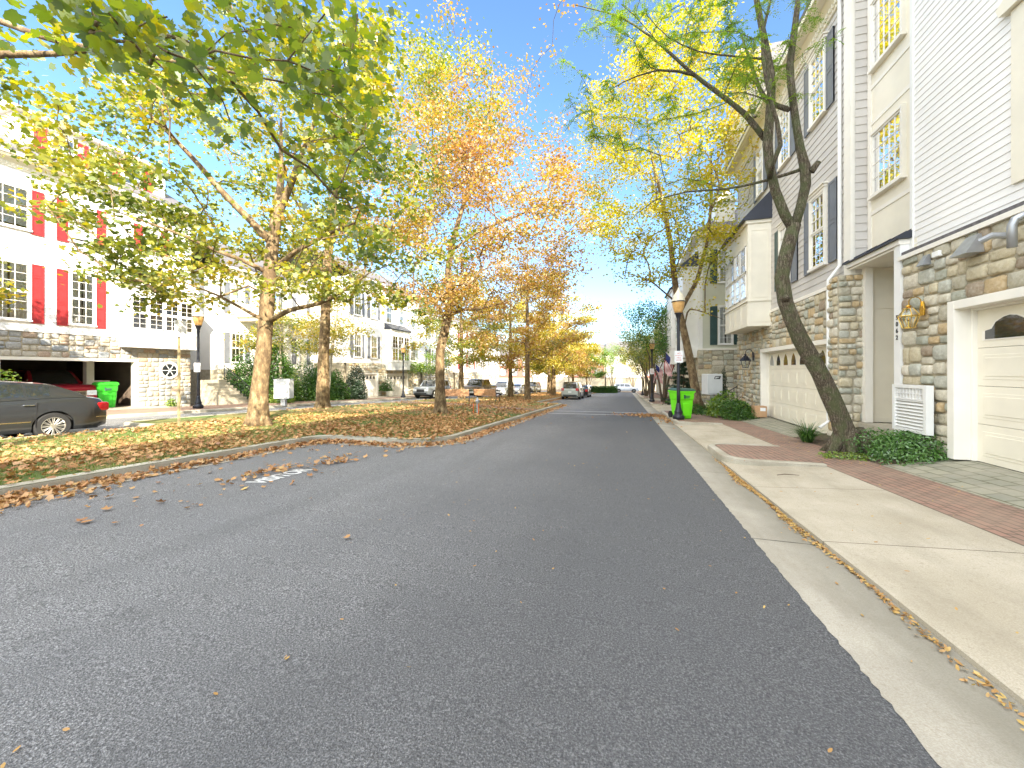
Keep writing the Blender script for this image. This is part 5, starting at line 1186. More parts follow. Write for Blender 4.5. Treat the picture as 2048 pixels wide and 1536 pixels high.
# ================================================================ PLANTS
shrub('leafy_shrub', 'yellow green broad leaved bush beside the grey relay mailbox', (4.3, 18.7, -.45), (.95, .9, 1.25), 2600, .15, 'lf_lime', 3, OVAL)
shrub('leafy_shrub', 'dark green spreading shrub in front of the stone wall by the parcel', (4.3, 17.5, -.45), (.95, .6, .8), 4600, .055, 'lf_shrub', 4, KITE)
shrub('columnar_juniper', 'narrow dark columnar juniper against the sage house stone wall', (4.75, 21.6, -.45), (.27, .27, 2.3), 2400, .07, 'lf_con', 6, KITE, tilt=.8, lumps=14)
shrub('low_shrub', 'low green shrub under the leaning pale trunk behind the lime cart', (3.5, 20.6, -.55), (1.0, 1.3, .55), 1700, .09, 'lf_shrub', 7, OVAL)
shrub('low_shrub', 'low shrub by the pavement near the second lamp post', (3.6, 31, g(31)+.1), (.8, 2.2, .5), 1500, .1, 'lf_shrub', 8, OVAL)
shrub('ground_cover', 'bright green leafy ground cover at the foot of the leaning trunk', (5.0, 9.05, -.19), (1.0, 1.05, .62), 9000, .055, 'lf_ground', 9, OVAL, cat='plant', tilt=.9, lumps=12)
shrub('trailing_weeds', 'small trailing weeds in front of the leaning trunk', (4.2, 8.95, -.17), (.75, .35, .10), 700, .05, 'lf_lime', 10, OVAL, cat='plant', tilt=.7)
def tuft(label, c, n, L, mat, seed, name='liriope_clump'):
    rt = thing(name, label, 'plant', c); rg = random.Random(seed); mb = MB()
    for i in range(n):
        an = rg.uniform(0, 6.28); l = L*rg.uniform(.6, 1.1); d = Vector((math.cos(an), math.sin(an), 0)); s_ = Vector((-d.y, d.x, 0))*.007; b = Vector(c)+d*rg.uniform(0, .1)
        lean = rg.uniform(.35, 1.0); P_ = [b+d*l*lean*t*t**.2+Vector((0, 0, l*(1.3*t-1.15*t*t*lean))) for t in (0, .3, .6, .85, 1)]
        for k in range(4):
            w0 = 1-k*.22; w1 = 1-(k+1)*.22; mb.quad([P_[k]-s_*w0, P_[k]+s_*w0, P_[k+1]+s_*w1, P_[k+1]-s_*w1])
    build(mb, 'blades', M[mat], rt); mb = MB(); mb.lathe(c, [(.1, -.02), (.06, .05)], 8); build(mb, 'crown_base', M['dirt'], rt)
tuft('clump of strappy dark green blades left of the leaning trunk', (4.3, 11.15, -.25), 300, .62, 'lf_shrub', 1)
tuft('small second clump of strappy blades by the stone edging', (5.0, 11.0, -.15), 70, .3, 'lf_shrub', 2)
rt = thing('stone_edging', 'low pale stone edging between the grass clump and the trunk', 'edging', (4.8, 10.5, -.2)); stones(rt, FR(4.72), [(9.75, 10.75, -.4, -.02)], 0, 'stone', .12, .3, 77, .16, 'edging_stones')
# far side planting
shrub('big_shrub', 'tall dense green shrub right of the lamp post by the tan steps', (-23.7, 20.4, -.6), (2.6, 2.2, 4.6), 13000, .17, 'lf_shrub', 11, OVAL, lumps=14)
shrub('low_shrub', 'rounded low shrub in front of the tall shrub by the steps', (-21.9, 19.6, -.6), (1.5, 1.2, 1.35), 3000, .12, 'lf_lime', 12, OVAL)
shrub('big_shrub', 'green shrub behind the cluster mailbox', (-22.6, 23.6, -.8), (2.2, 1.9, 3.3), 8000, .16, 'lf_shrub', 13, OVAL, lumps=12)
shrub('big_shrub', 'yellow green shrub directly left of the mottled near trunk', (-22.6, 21.4, -.7), (1.2, 1.2, 2.6), 2600, .15, 'lf_lime', 14, OVAL)
shrub('narrow_evergreen', 'narrow dark evergreen left of the first white garage door', (-20.9, 26.3, -.85), (.95, .95, 3.0), 5200, .12, 'lf_con', 15, KITE, lumps=14)
shrub('narrow_evergreen', 'bushy evergreen behind the second median trunk', (-21.6, 24.9, -.85), (1.1, 1.1, 2.6), 4200, .12, 'lf_shrub', 16, KITE, lumps=12)
shrub('small_garden_tree', 'small round garden shrub between the two white garage doors', (-21.8, 31.9, -.4), (.75, .75, 1.3), 1100, .13, 'lf_shrub', 17, OVAL)
shrub('leafy_shrub', 'bright green evergreen bush by the grey sedan at the left edge', (-20.6, 7.6, -.3), (1.3, 1.2, 2.0), 4200, .10, 'lf_lime', 18, KITE, lumps=10)
shrub('low_shrub', 'tuft of weeds at the foot of the stone wall below the round window', (-24.4, 15.3, -.5), (.35, .3, .5), 260, .12, 'lf_lime', 19, OVAL)
# conifer behind the cart
def conifer(label, c, H, r, n, seed):
    rt = thing('conifer', label, 'tree', c); rg = np.random.default_rng(seed); mb = MB(); cc = Vector(c); mb.tube([cc, cc+Vector((0, 0, H))], [.07, .01], 7); cen = []; 
    for k in range(46):
        t = rg.uniform(.05, .97); an = rg.uniform(0, 6.28); l = r*(1-t)**.8*rg.uniform(.7, 1.1)+.1; b = cc+Vector((0, 0, H*t)); e = b+Vector((math.cos(an)*l, math.sin(an)*l, -.05+.12*l)); mb.tube([b, e], [.018, .006], 4)
        m_ = int(n/46); q = rg.uniform(.15, 1, m_)[:, None]; cen.append(np.array(b)*(1-q)+np.array(e)*q+rg.normal(size=(m_, 3))*np.array([.09, .09, .04]))
    build(mb, 'trunk', M['barkd'], rt); leafmesh('crown', np.concatenate(cen), .13, KITE, M['lf_con'], rt, tilt=.6, seed=seed)
conifer('dark blue green conifer behind the lime green cart', (3.45, 25.6, -.75), 2.9, 1.35, 5200, 3)

# ================================================================ TREES
G = lambda y: g(y)+.13
tree('sycamore_tree', 'big mottled trunk tree nearest on the lawn, boughs forking low', (-10.85, 9.16, G(9.16)), [(-10.85, 9.16, G(9.16)-.1), (-10.8, 9.18, .9), (-10.66, 9.22, 2.15), (-10.59, 9.24, 3.38), (-10.48, 9.27, 4.61), (-10.4, 9.3, 5.55), (-10.2, 9.4, 7.2), (-10.3, 9.5, 9.5)],
     [.33, .235, .21, .20, .19, .17, .10, .03], (-10.6, 8.8, 7.2), (5.9, 4.8, 4.2), 190, 20000, .14, 'lf_green', 'bark', 2, shape=LOBE7, spread=.34, vs=.38, low=3.4, tipr=.011,
     limbs=[([(-10.5, 9.25, 3.03), (-9.68, 9.25, 3.37), (-8.67, 9.34, 3.48), (-7.82, 9.38, 3.86), (-7.0, 9.4, 4.3)], [.085, .07, .06, .045, .02]),
            ([(-10.62, 9.18, 3.06), (-11.07, 8.77, 3.4), (-11.37, 8.4, 3.72), (-12.2, 7.7, 4.1)], [.06, .045, .035, .015]),
            ([(-10.4, 9.3, 5.4), (-10.73, 8.82, 6.0), (-11.21, 8.29, 6.72), (-11.64, 7.78, 7.53), (-12.3, 6.9, 8.6)], [.13, .10, .085, .06, .03]),
            ([(-10.4, 9.3, 5.5), (-10.01, 9.19, 6.37), (-9.47, 9.13, 7.17), (-8.94, 9.06, 8.08), (-8.36, 9.01, 8.96)], [.13, .11, .09, .06, .03]),
            ([(-10.5, 9.25, 4.5), (-10.8, 8.67, 4.77), (-11.2, 8.09, 4.93), (-11.5, 7.5, 5.19), (-12.4, 6.6, 5.55)], [.08, .06, .05, .04, .015]),
            ([(-10.5, 9.27, 4.5), (-9.7, 9.37, 5.1), (-8.6, 9.46, 5.56), (-7.3, 9.5, 5.9)], [.09, .07, .05, .02])],
     extra=[(-13.2, 7.2, 4.0), (-13.6, 6.4, 4.6), (-12.8, 6.2, 3.9), (-14.2, 7.2, 5.0), (-13.9, 6.0, 5.6), (-12.5, 7.5, 3.7), (-11.6, 7.2, 3.9), (-14.5, 8.0, 4.3), (-13, 5.2, 5.2), (-11.9, 6.0, 4.6)])
# the tree out of frame at left whose boughs hang into the top of the view
rg = np.random.default_rng(12); T0 = [(-4.8, 1.9, 4.5), (-3.55, 2.1, 4.15), (-2.6, 2.4, 4.2), (-2.7, 3.0, 4.3), (-3.3, 2.5, 4.0), (-3.5, 2.2, 4.05), (-4.3, 2.2, 4.5), (-2.8, 3.4, 5.1), (-4.1, 1.95, 4.3), (-3.6, 3.3, 4.35), (-3.9, 4.0, 4.35), (-4.2, 4.8, 4.5), (-3.3, 4.2, 4.7), (-3.0, 2.7, 4.5), (-4.0, 3.0, 4.7), (-5.2, 3.6, 4.9), (-3.1, 3.6, 4.5), (-3.9, 4.6, 4.0), (-4.0, 5.0, 3.9), (-4.4, 5.6, 4.0), (-4.1, 5.8, 3.6), (-4.6, 6.2, 3.7), (-3.6, 4.9, 4.9), (-3.9, 5.4, 4.6)]
tips0 = [np.array(t)+rg.normal(size=3)*.16 for t in T0 for _ in range(2)] + list(crown_tips(12, (-8.0, 1.6, 7.0), (2.2, 2.2, 1.6), 14))
rt = thing('sycamore_tree', 'tree out of frame at left whose large leaves hang across the top left corner', 'tree', (-8.9, .6, G(.6)))
mb = MB(); pths = grow(mb, [(-8.9, .6, G(.6)), (-8.8, .7, 2), (-8.5, .9, 3.8), (-8.2, 1.3, 5.5), (-7.8, 1.8, 7.4)], [.3, .22, .19, .15, .06], tips0, fork=3.4, seed=4, tipr=.006, sides=6,
    limbs=[([(-8.5, .95, 4.0), (-7.4, 1.5, 4.3), (-6.28, 1.91, 4.41), (-5.55, 2.08, 4.43), (-5.0, 2.2, 4.40), (-4.5, 2.3, 4.4)], [.07, .05, .038, .030, .022, .012]), ([(-8.3, 1.0, 5.1), (-7.68, 2.0, 5.63), (-6.67, 2.5, 5.4), (-5.74, 2.53, 4.95), (-4.64, 2.72, 4.7), (-3.6, 3.4, 4.7)], [.06, .045, .034, .027, .02, .01])])
build(mb, 'trunk', M['bark'], rt, smooth=True); cen = []
for p_ in pths:
    q = np.array([tuple(a) for a in p_[max(1, len(p_)//2):]]); k_ = 34; i = rg.integers(0, len(q), k_); cen.append(q[i]+rg.normal(size=(k_, 3))*np.array([.2, .2, .10]))
leafmesh('crown', np.concatenate(cen), .108, MAPLE, M['lf_near'], rt, tilt=.75, seed=6, curl=.35)
tree('sycamore_tree', 'tall straight trunk tree just right of the grey cluster mailbox', (-15.23, 16.58, G(16.58)), [(-15.23, 16.58, G(16.6)-.1), (-15.15, 16.6, 2.6), (-15.05, 16.63, 5.23), (-14.98, 16.66, 7.32), (-14.73, 16.73, 9.42), (-14.35, 16.84, 12.05), (-13.84, 16.99, 14.7), (-13.2, 17.2, 17)],
     [.36, .26, .235, .22, .18, .13, .08, .03], (-12.4, 17.2, 12.2), (7.0, 5.0, 7.2), 280, 38000, .135, 'lf_mid', 'bark', 3, low=4.4, limbs=[([(-14.98, 16.6, 6.6), (-15.83, 16.2, 7.4), (-16.4, 16, 8.6)], [.09, .07, .03])])
tree('maple_tree', 'crooked leaning trunk tree with rust leaves, nearest the kerb bulge', (-8.03, 15.88, G(15.9)), [(-8.03, 15.88, G(15.9)-.1), (-8.07, 15.87, .86), (-8.07, 15.87, 2.45), (-7.74, 15.97, 3.82), (-7.63, 16.0, 4.73), (-7.74, 15.97, 6.09), (-7.52, 16.03, 7.45), (-6.98, 16.19, 9.27), (-6.43, 16.35, 10.86), (-6.0, 16.48, 12.7), (-5.7, 16.5, 15)],
     [.30, .21, .205, .19, .17, .14, .12, .09, .07, .05, .02], (-6.6, 16, 8.0), (6.9, 4.6, 4.7), 300, 38000, .12, 'lf_org', 'bark', 5, low=4.0, hole=.3,
     limbs=[([(-7.7, 16.0, 4.0), (-6.94, 15.81, 4.26), (-6.05, 15.68, 4.2), (-5.1, 15.57, 4.35), (-4.19, 15.45, 4.8)], [.08, .065, .05, .035, .015]), ([(-7.79, 15.95, 3.82), (-8.21, 15.66, 4.58), (-8.56, 15.38, 5.22), (-9.4, 15.04, 5.9)], [.09, .07, .05, .02]), ([(-7.52, 16.03, 7.0), (-6.2, 16.07, 7.79), (-4.41, 16.25, 8.32), (-2.67, 16.41, 9.04)], [.07, .055, .04, .015])],
     extra=[(-6+q[0]*3, 16.3+q[1]*2, 13.5+q[2]*2) for q in np.random.default_rng(3).normal(size=(34, 3))*.7])
def mtree(label, x, y, H, r, col, seed, n=5200, ls=.17, tr=.2, lean=(0, 0), nm='maple_tree', low=2.7, bark='bark', nt=110, mul=3.0):
    z = G(y); cz = z+H*.56
    return tree(nm, label, (x, y, z), [(x, y, z-.1), (x+lean[0]*.2, y+lean[1]*.2, z+H*.2), (x+lean[0]*.5, y+lean[1]*.5, z+H*.5), (x+lean[0], y+lean[1], z+H*.92)], [tr*1.5, tr, tr*.75, .03], (x+lean[0]*.6, y, cz), (r, r, H*.41), nt, int(n*mul), ls, col, bark, seed, low=z+low, sides=4, tipr=.013, group='autumn trees in a line along the median')
mtree('slim median tree with a straight dark trunk right of the benches', -7.9, 31.5, 13.5, 6.2, 'lf_org', 21, 7000, .17)
mtree('median tree with a sunlit pale trunk just right of the benches', -11.2, 37.6, 12, 5.6, 'lf_yel', 22, 6000, .18)
mtree('mottled median tree rising behind the wooden bench', -14.6, 33.0, 12.5, 5.6, 'lf_mid', 23, 5500, .18)
mtree('median tree behind the slim dark trunk', -8.0, 44.5, 12.5, 5.8, 'lf_yel', 24, 5000, .2)
mtree('farther median tree in line with the parked SUV', -9.6, 50, 11, 4.6, 'lf_org', 25, 4200, .22)
mtree('last median tree on the left of the parked SUV', -10.5, 58, 11, 4.8, 'lf_yel', 26, 4200, .24)
mtree('lime green small tree at the end of the median by the hedge', -6.2, 66, 8.4, 4.2, 'lf_lime', 27, 3200, .22, .12, low=2.6, nt=50)
mtree('orange yellow tree between the parked black sedan and the hedge', -8.0, 62, 9.5, 4.2, 'lf_org', 28, 3600, .24)
mtree('yellow tree beside the far lane cars', -12.2, 66, 9.5, 4.2, 'lf_mid', 29, 3200, .25)
# leaning honey locust in front of the houses
rt = thing('honey_locust_tree', 'leaning ridged bark tree with forked trunk in front of the garages', 'tree', (4.43, 9.53, -.17))
tr_ = [(4.45, 9.53, -.3), (4.40, 9.52, .0), (4.23, 9.48, .6), (3.84, 9.36, 1.47), (3.45, 9.24, 2.14), (3.15, 9.16, 2.85), (3.03, 9.12, 3.47), (3.25, 9.19, 4.19), (3.33, 9.2, 4.5)]
lb = [(3.30, 9.2, 4.42), (3.15, 9.17, 4.72), (2.93, 9.09, 5.16), (2.83, 9.06, 5.73), (2.76, 9.04, 6.14), (2.85, 9.07, 6.65), (2.9, 9.09, 7.57), (2.66, 9.01, 8.7), (2.51, 8.97, 9.6), (2.4, 8.9, 11)]
rb = [(3.33, 9.2, 4.45), (3.42, 9.15, 4.82), (3.55, 9.17, 5.27), (3.53, 9.16, 5.67), (3.4, 9.13, 5.98), (3.3, 9.1, 6.69), (3.18, 9.06, 7.7), (3.3, 9.1, 8.41), (3.4, 9.13, 9.3), (3.4, 9.2, 11)]
L1_ = [(2.80, 9.2, 6.35), (2.45, 9.27, 7.01), (1.84, 9.09, 7.48), (1.33, 8.94, 7.86), (.92, 8.82, 8.28), (.51, 8.7, 8.66), (-.1, 8.52, 9.08), (-1.02, 8.25, 9.3)]
L2_ = [(1.4, 8.95, 7.8), (.7, 8.54, 7.81), (.2, 8.4, 7.65), (-.3, 8.25, 7.34)]
L3_ = [(2.83, 9.0, 5.45), (2.75, 8.6, 5.5), (2.95, 8.58, 5.84), (2.85, 8.55, 6.25), (2.67, 8.5, 6.71), (2.54, 8.46, 7.48), (2.49, 8.44, 7.96), (2.72, 8.51, 8.7), (2.8, 8.5, 9.8)]
L4_ = [(3.49, 9.2, 5.62), (2.79, 9.1, 5.42), (1.99, 8.92, 5.26), (1.2, 8.69, 5.24), (.6, 8.51, 5.05), (.2, 8.4, 4.74)]
L5_ = [(2.54, 8.46, 7.5), (2.1, 8.4, 7.6), (1.4, 8.3, 7.75), (.8, 8.2, 8.1), (.4, 8.1, 8.6)]
L6_ = [(3.2, 9.08, 6.8), (2.8, 9.3, 7.2), (2.7, 9.5, 7.9), (2.5, 9.7, 9)]
tips = [np.array(q) for q in crown_tips(78, (.9, 8.7, 7.5), (2.7, 1.6, 2.0), 31, hole=.6)]+[np.array(q) for q in crown_tips(26, (2.9, 8.9, 8.6), (1.1, 1.2, 1.8), 32, hole=.7)]+[np.array(q) for q in crown_tips(26, (1.6, 9.0, 10.8), (3.2, 2.2, 1.2), 33)]
mb = MB(); pths = grow(mb, tr_, [.31, .21, .17, .15, .142, .135, .128, .124, .12], tips, fork=99, seed=9, tipr=.0045, sides=5, tn=20, wob=.10, arch=.05, kseg=.4,
     limbs=[(lb, [.09, .095, .09, .085, .095, .085, .075, .06, .045, .02]), (rb, [.09, .088, .095, .10, .078, .070, .07, .06, .045, .02]), (L1_, [.06, .052, .045, .036, .03, .022, .016, .008]), (L2_, [.03, .022, .015, .008]), (L3_, [.05, .042, .042, .04, .036, .032, .026, .02, .01]), (L4_, [.038, .03, .022, .018, .012, .006]), (L5_, [.022, .018, .014, .01, .006]), (L6_, [.05, .045, .035, .02])] )
mb.tube([(3.13, 9.05, 2.95), (3.10, 8.96, 3.0)], [.07, .05], 8); mb.tube([(3.58, 9.1, 5.5), (3.70, 9.06, 5.66)], [.07, .045], 9); mb.tube([(3.7, 9.28, 1.75), (3.83, 9.2, 1.85)], [.05, .035], 7)
for an in (0.2, 1.3, 2.4, 3.4, 4.4, 5.4):
    d = Vector((math.cos(an), math.sin(an), 0)); b = Vector((4.43, 9.53, -.2)); mb.tube([b+Vector((0, 0, .5))+d*.12, b+d*.30+Vector((0, 0, .12)), b+d*.52+Vector((0, 0, -.05))], [.13, .1, .03], 8, wob=.1)
build(mb, 'trunk', M['barkl'], rt, smooth=True)
rg = np.random.default_rng(5); cen = []; dr = []; ups = []
for p_ in pths:
    P_ = np.array([tuple(a) for a in p_]); m_ = 15
    for k in range(m_):
        t = rg.uniform(.2, 1)*(len(P_)-1); i = min(int(t), len(P_)-2); o = P_[i]*(1-t+i)+P_[i+1]*(t-i)
        d = rg.normal(size=3)*np.array([1, 1, .4]); d[2] -= .35; d /= np.linalg.norm(d); s_ = np.cross(d, [0, 0, 1]); s_ /= np.linalg.norm(s_)+1e-6; L = rg.uniform(.16, .28)
        for j in range(9):
            q = o+d*(L*(j+1)/9)+np.array([0, 0, -.12*L*(j/9)**2*3])
            for sg in (-1, 1): cen.append(q+s_*sg*.022); dr.append(s_*sg+d*.25)
leafmesh('crown', np.array(cen), .046, np.array([(0, .5), (.2, 0), (0, -.5), (-.2, 0)]), M['lf_loc'], rt, tilt=.35, seed=3, dirs=np.array(dr))
# pale leaning sycamore and the golden crown behind
tree('sycamore_tree', 'pale leaning trunk tree behind the lime cart with a golden crown', (3.55, 21.35, -.5), [(3.75, 21.4, -.6), (3.5, 21.35, .03), (3.28, 21.29, 1.42), (2.96, 21.19, 3.07), (2.62, 21.09, 4.59), (2.41, 21.03, 6.11), (2.19, 20.96, 8.14), (1.82, 20.86, 10.16), (1.21, 20.68, 12.69), (.97, 20.61, 15.2)],
     [.28, .23, .20, .18, .16, .145, .12, .09, .05, .02], (1.7, 20.1, 12.2), (4.5, 3.4, 6.8), 230, 30000, .14, 'lf_gold', 'bark', 7, low=6.0, roots=False, hole=.4,
     limbs=[([(2.62, 21.09, 4.4), (3.52, 21.36, 6.11), (4.0, 21.3, 8.14), (4.1, 21.0, 10.16), (4.0, 20.6, 12.2)], [.11, .10, .08, .06, .03]), ([(2.42, 20.9, 5.0), (1.18, 20.15, 5.99), (0.0, 19.8, 6.36)], [.05, .035, .01]), ([(2.9, 21.1, 3.9), (2.95, 20.3, 4.6), (3.59, 19.81, 4.24), (4.4, 20.0, 3.9)], [.04, .035, .025, .01])],
     extra=[(1.0, 19.8, 5.9), (0, 19.7, 6.2), (3.6, 19.9, 4.5)])
# multi-stemmed trees along the right pavement
def multistem(label, x, y, H, r, seed, col='lf_mid', n=4200, ns=4):
    n = int(n*2.4)
    z = g(y)+.15; rt = thing('multi_stem_tree', label, 'tree', (x, y, z), 'multi-stemmed trees along the right pavement'); rg = random.Random(seed); mb = MB(); allp = []
    for k in range(ns):
        an = k*6.28/ns+rg.uniform(-.4, .4); e = (x+math.cos(an)*r*.35, y+math.sin(an)*r*.35, z+H*.5); m_ = (x+math.cos(an)*r*.1, y+math.sin(an)*r*.1, z+H*.22)
        tips = [t for t in crown_tips(16, (e[0], e[1], z+H*.68), (r*.75, r*.75, H*.30), seed*7+k)]
        allp += grow(mb, [(x+math.cos(an)*.1, y+math.sin(an)*.1, z-.1), m_, e], [.10, .075, .04], tips, fork=H*.25, seed=seed+k, tipr=.008, sides=4, tn=7)
    build(mb, 'trunk', M['barkd'], rt, smooth=True); rg = np.random.default_rng(seed); cen = []; k_ = n//len(allp)
    for p_ in allp:
        q = np.array([tuple(a) for a in p_[len(p_)//2:]]); i = rg.integers(0, len(q), k_); cen.append(q[i]+rg.normal(size=(k_, 3))*.33)
    leafmesh('crown', np.concatenate(cen), .14, KITE, M[col], rt, tilt=1, seed=seed)
multistem('dark green multi-stemmed tree just beyond the near flag', 3.0, 33.5, 8.8, 3.9, 41, 'lf_shrub', 4200)
multistem('multi-stemmed tree second along the right pavement, green turning yellow', 2.6, 42, 8.6, 3.9, 42, 'lf_green', 4200)
multistem('multi-stemmed tree third along the right pavement', 2.5, 50, 8.4, 4.0, 43, 'lf_green', 3600)
multistem('farthest multi-stemmed tree of the right pavement, orange tinted', 3.6, 60, 7.5, 3.2, 44, 'lf_org', 3200)
multistem('large green tree at the right end of the street', 4.6, 74, 9.5, 4.5, 47, 'lf_shrub', 4200)
multistem('bushy green tree beyond the end of the street, left of the crossing car', -2.6, 84.5, 10, 4.4, 45, 'lf_lime', 3600)
multistem('yellow tree beyond the end of the street, behind the crossing car', 1.6, 86, 9.5, 4.2, 48, 'lf_yel', 3200)
multistem('pale orange tree across the end street behind the hedge', -7.5, 84.5, 9.5, 4.4, 46, 'lf_org', 3400)
# small pale trees by the left houses
mtree('slender pale trunk tree among the shrubs left of the big mottled trunk', -22.4, 20.6, 7.5, 2.4, 'lf_mid', 51, 1500, .15, .09, nm='slender_tree', low=3.4, bark='barkp', nt=34)
mtree('slender leaning pale tree right of the cluster mailbox', -19.3, 21.4, 7.0, 2.2, 'lf_yel', 52, 1400, .15, .09, (.9, 0), nm='slender_tree', low=3.2, bark='barkp', nt=34)
mtree('small young tree behind the silver off-road car', -20.8, 38.5, 6.0, 2.2, 'lf_lime', 53, 1500, .16, .07, nm='slender_tree', low=2.0, bark='barkp', nt=34)
mtree('tree behind the left houses seen above the porch roof', -31, 27, 13, 5, 'lf_yel', 54, 3600, .26, .2, nm='background_tree', low=5)
mtree('lawn tree just outside the left edge of the frame', -18.6, 2.2, 10, 3.4, 'lf_mid', 56, 4200, .18, .15, nm='background_tree', low=3.0)
mtree('lawn tree farther outside the left edge of the frame', -18.5, -4.5, 11, 4.2, 'lf_mid', 57, 4600, .2, .16, nm='background_tree', low=3.0)
mtree('round yellow tree at the left edge behind the lawn', -21.0, 5.6, 6.5, 1.8, 'lf_green', 55, 2600, .18, .14, nm='background_tree', low=3.8)

# ================================================================ LEAF LITTER AND GRASS
rg = np.random.default_rng(77)
def inside(x, y):
    r_ = np.where(y < 8.05, -7.42, np.where(y < 26.5, -4.3, -6.5)); l_ = np.where(y < 8.0, -13.4, np.where(y < 29, -15.5, -13.5)); return (x < r_-.05) & (x > l_+.1)
def ysl(y): return -.034*np.clip(y, -30, 85)
def scatter(n, x0, x1, y0, y1, dens=None):
    x = rg.uniform(x0, x1, n); y = rg.uniform(y0, y1, n)
    k = inside(x, y)
    d = .5+.5*np.sin(x*1.1+1.3*np.sin(y*.7))*np.sin(y*.9+x*.3)
    d = .35+.65*d
    if dens is not None: d = dens(x, y, d)
    k &= rg.uniform(size=n) < d; return x[k], y[k]
x, y = scatter(34000, -13.5, -4.2, -3, 14, lambda x, y, d: (d-.2)*1.3*np.where(x < -9.8, .5, 1.0)); leafmesh('fallen_leaves', np.c_[x, y, ysl(y)+.15+rg.uniform(0, .04, len(x))], .088, LOBE7, M['lf_litter'], None, tilt=.33, seed=1, curl=.9)
tag(bpy.data.objects['fallen_leaves'], 'brown fallen leaves spread over the near lawn', 'fallen leaves', kind='stuff')
x, y = scatter(22000, -15.5, -4.2, 14, 62, lambda x, y, d: np.where((x > -11.5), d, d*.3)); o = leafmesh('fallen_leaves', np.c_[x, y, ysl(y)+.16+rg.uniform(0, .04, len(x))], .15, KITE, M['lf_litter'], None, tilt=.4, seed=2); tag(o, 'brown fallen leaves spread over the farther lawn', 'fallen leaves', kind='stuff')
# drifts in the gutter along the median kerb
cen = []
acc = 0
for (a, b), (c_, d_) in zip(MR[:-1], MR[1:]):
    if b < -3: continue
    ln = math.hypot(c_-a, d_-b); n = int(ln*(150 if b < 12 else 70)); t = rg.uniform(0, 1, n); nx, ny = (d_-b)/ln, -(c_-a)/ln; of = np.abs(rg.normal(size=n))*.17+.05
    X = a+(c_-a)*t+nx*of; Y = b+(d_-b)*t+ny*of; cen.append(np.c_[X, Y, ysl(Y)+.02+np.maximum(0, .06-of*.15)*rg.uniform(0, 1, n)])
for (cx, cy, sx, sy, n) in ((-7.25, 8.1, .28, .25, 240), (-5.55, 4.95, .14, .35, 80), (-5.2, 5.9, .12, .2, 50), (1.2, 19.6, .75, .5, 700), (1.75, 17.3, .25, 1.0, 260), (-7.1, 2.6, .3, .6, 260)):
    X = rg.normal(cx, sx, n); Y = rg.normal(cy, sy, n); cen.append(np.c_[X, Y, ysl(Y)+.02+rg.uniform(0, .05, n)])
cen = np.concatenate(cen); o = leafmesh('gutter_leaves', cen, .082, LOBE7, M['lf_litter'], None, tilt=.45, seed=3, curl=1.0); tag(o, 'brown leaves drifted along the median kerb and gutter', 'fallen leaves', kind='stuff')
# single leaves scattered on the asphalt
X = np.concatenate([rg.uniform(-7, 1.2, 26), rg.uniform(-7.2, -4.6, 120)]); Y = np.concatenate([rg.uniform(2.0, 26, 26), rg.uniform(2.5, 8, 120)]); o = leafmesh('street_leaves', np.c_[X, Y, ysl(Y)+.02], rg.choice([.04, .05, .07, .11], len(X)), LOBE7, M['lf_litter'], None, tilt=.25, seed=4, curl=.8); tag(o, 'single dry leaves lying about the asphalt', 'fallen leaves', kind='stuff')
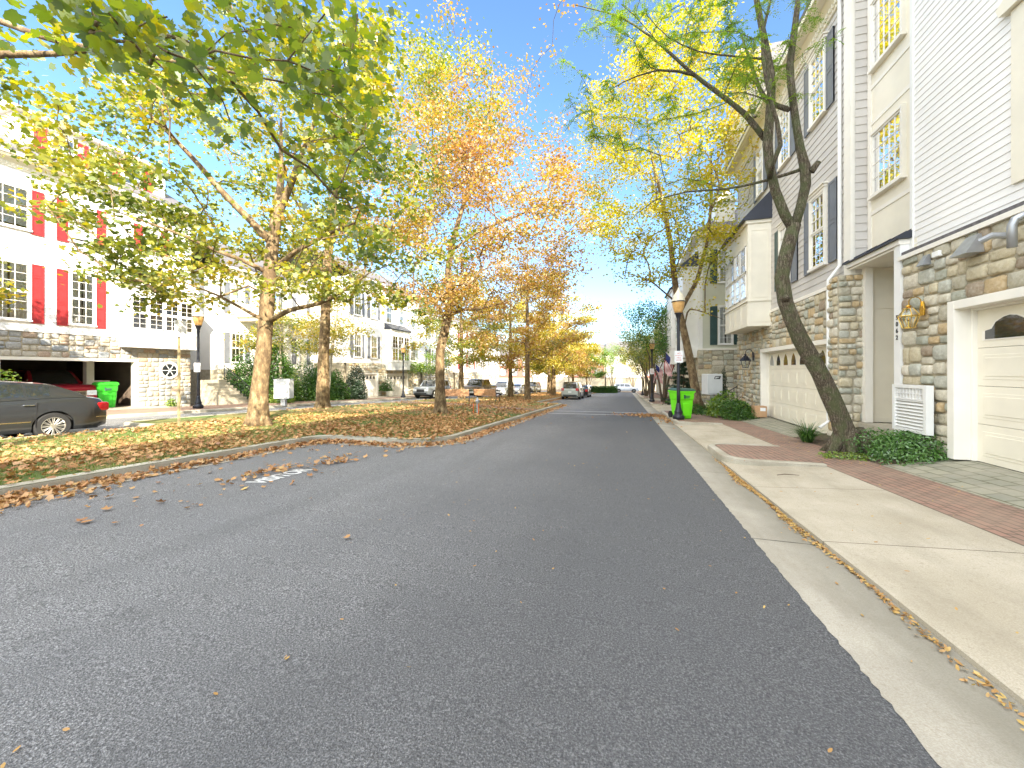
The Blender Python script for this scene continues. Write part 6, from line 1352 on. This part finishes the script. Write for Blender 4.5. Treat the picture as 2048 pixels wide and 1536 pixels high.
# small leaflets along the near side kerb line
Y = np.concatenate([rg.uniform(1.2, 7.8, 1900), rg.normal(6.6, .9, 900)]); X = 1.77-np.abs(rg.normal(size=len(Y)))*.035*(1+.6*np.sin(Y*3)); k = rg.uniform(size=len(Y)) < .25+.75*np.clip((Y-2.0)/3, 0, 1)
X, Y = X[k], Y[k]; o = leafmesh('kerb_leaflets', np.c_[X, Y, ysl(Y)+.01+rg.uniform(0, .015, len(X))], .038, OVAL, M['lf_small'], None, tilt=.4, seed=5); tag(o, 'tiny orange leaflets gathered along the near kerb line', 'fallen leaflets', kind='stuff')
X = np.concatenate([rg.uniform(-3, 4.5, 260), rg.uniform(3.3, 4.9, 420)]); Y = np.concatenate([rg.uniform(.8, 12, 260), rg.uniform(8, 12, 420)]); o = leafmesh('scattered_leaflets', np.c_[X, Y, ysl(Y)+np.where(X > 1.8, .16, .012)], .03, OVAL, M['lf_small'], None, tilt=.2, seed=6); tag(o, 'tiny leaflets and stalks dotted over road and brick', 'fallen leaflets', kind='stuff')
# grass
x, y = scatter(60000, -13.5, -4.2, -3, 15, lambda x, y, d: 1-.55*d); n = len(x)
V = np.empty((n, 3, 3)); an = rg.uniform(0, 6.28, n); hh = rg.uniform(.03, .075, n); z = ysl(y)+.135
dx = np.cos(an)*.006; dy = np.sin(an)*.006
V[:, 0] = np.c_[x-dx, y-dy, z]; V[:, 1] = np.c_[x+dx, y+dy, z]; V[:, 2] = np.c_[x+rg.normal(size=n)*.02, y+rg.normal(size=n)*.02, z+hh]
me = bpy.data.meshes.new('grass'); me.vertices.add(n*3); me.vertices.foreach_set('co', V.ravel()); me.loops.add(n*3); me.loops.foreach_set('vertex_index', np.arange(n*3, dtype=np.int32)); me.polygons.add(n)
me.polygons.foreach_set('loop_start', np.arange(0, n*3, 3, dtype=np.int32)); me.polygons.foreach_set('loop_total', np.full(n, 3, dtype=np.int32)); me.update(calc_edges=True); me.materials.append(M['lf_grass'])
o = bpy.data.objects.new('grass', me); C.objects.link(o); tag(o, 'short yellowing grass of the median lawn', 'grass', kind='stuff')
# twigs on the near pavement
def twig(label, pts, r): mb = MB(); mb.tube(pts, r, 5); tag(build(mb, 'fallen_twig', M['barkd'], loc=pts[0]), label, 'twig')
twig('brown twig lying on the pale concrete at the lower right', [(2.28, 2.72, .02), (2.40, 2.62, .025), (2.49, 2.55, .02)], [.006, .009, .004])
twig('short dark twig on the concrete near the raised kerb end', [(2.3, 7.0, -.14), (2.42, 7.05, -.13), (2.6, 7.0, -.12)], [.006, .008, .004])
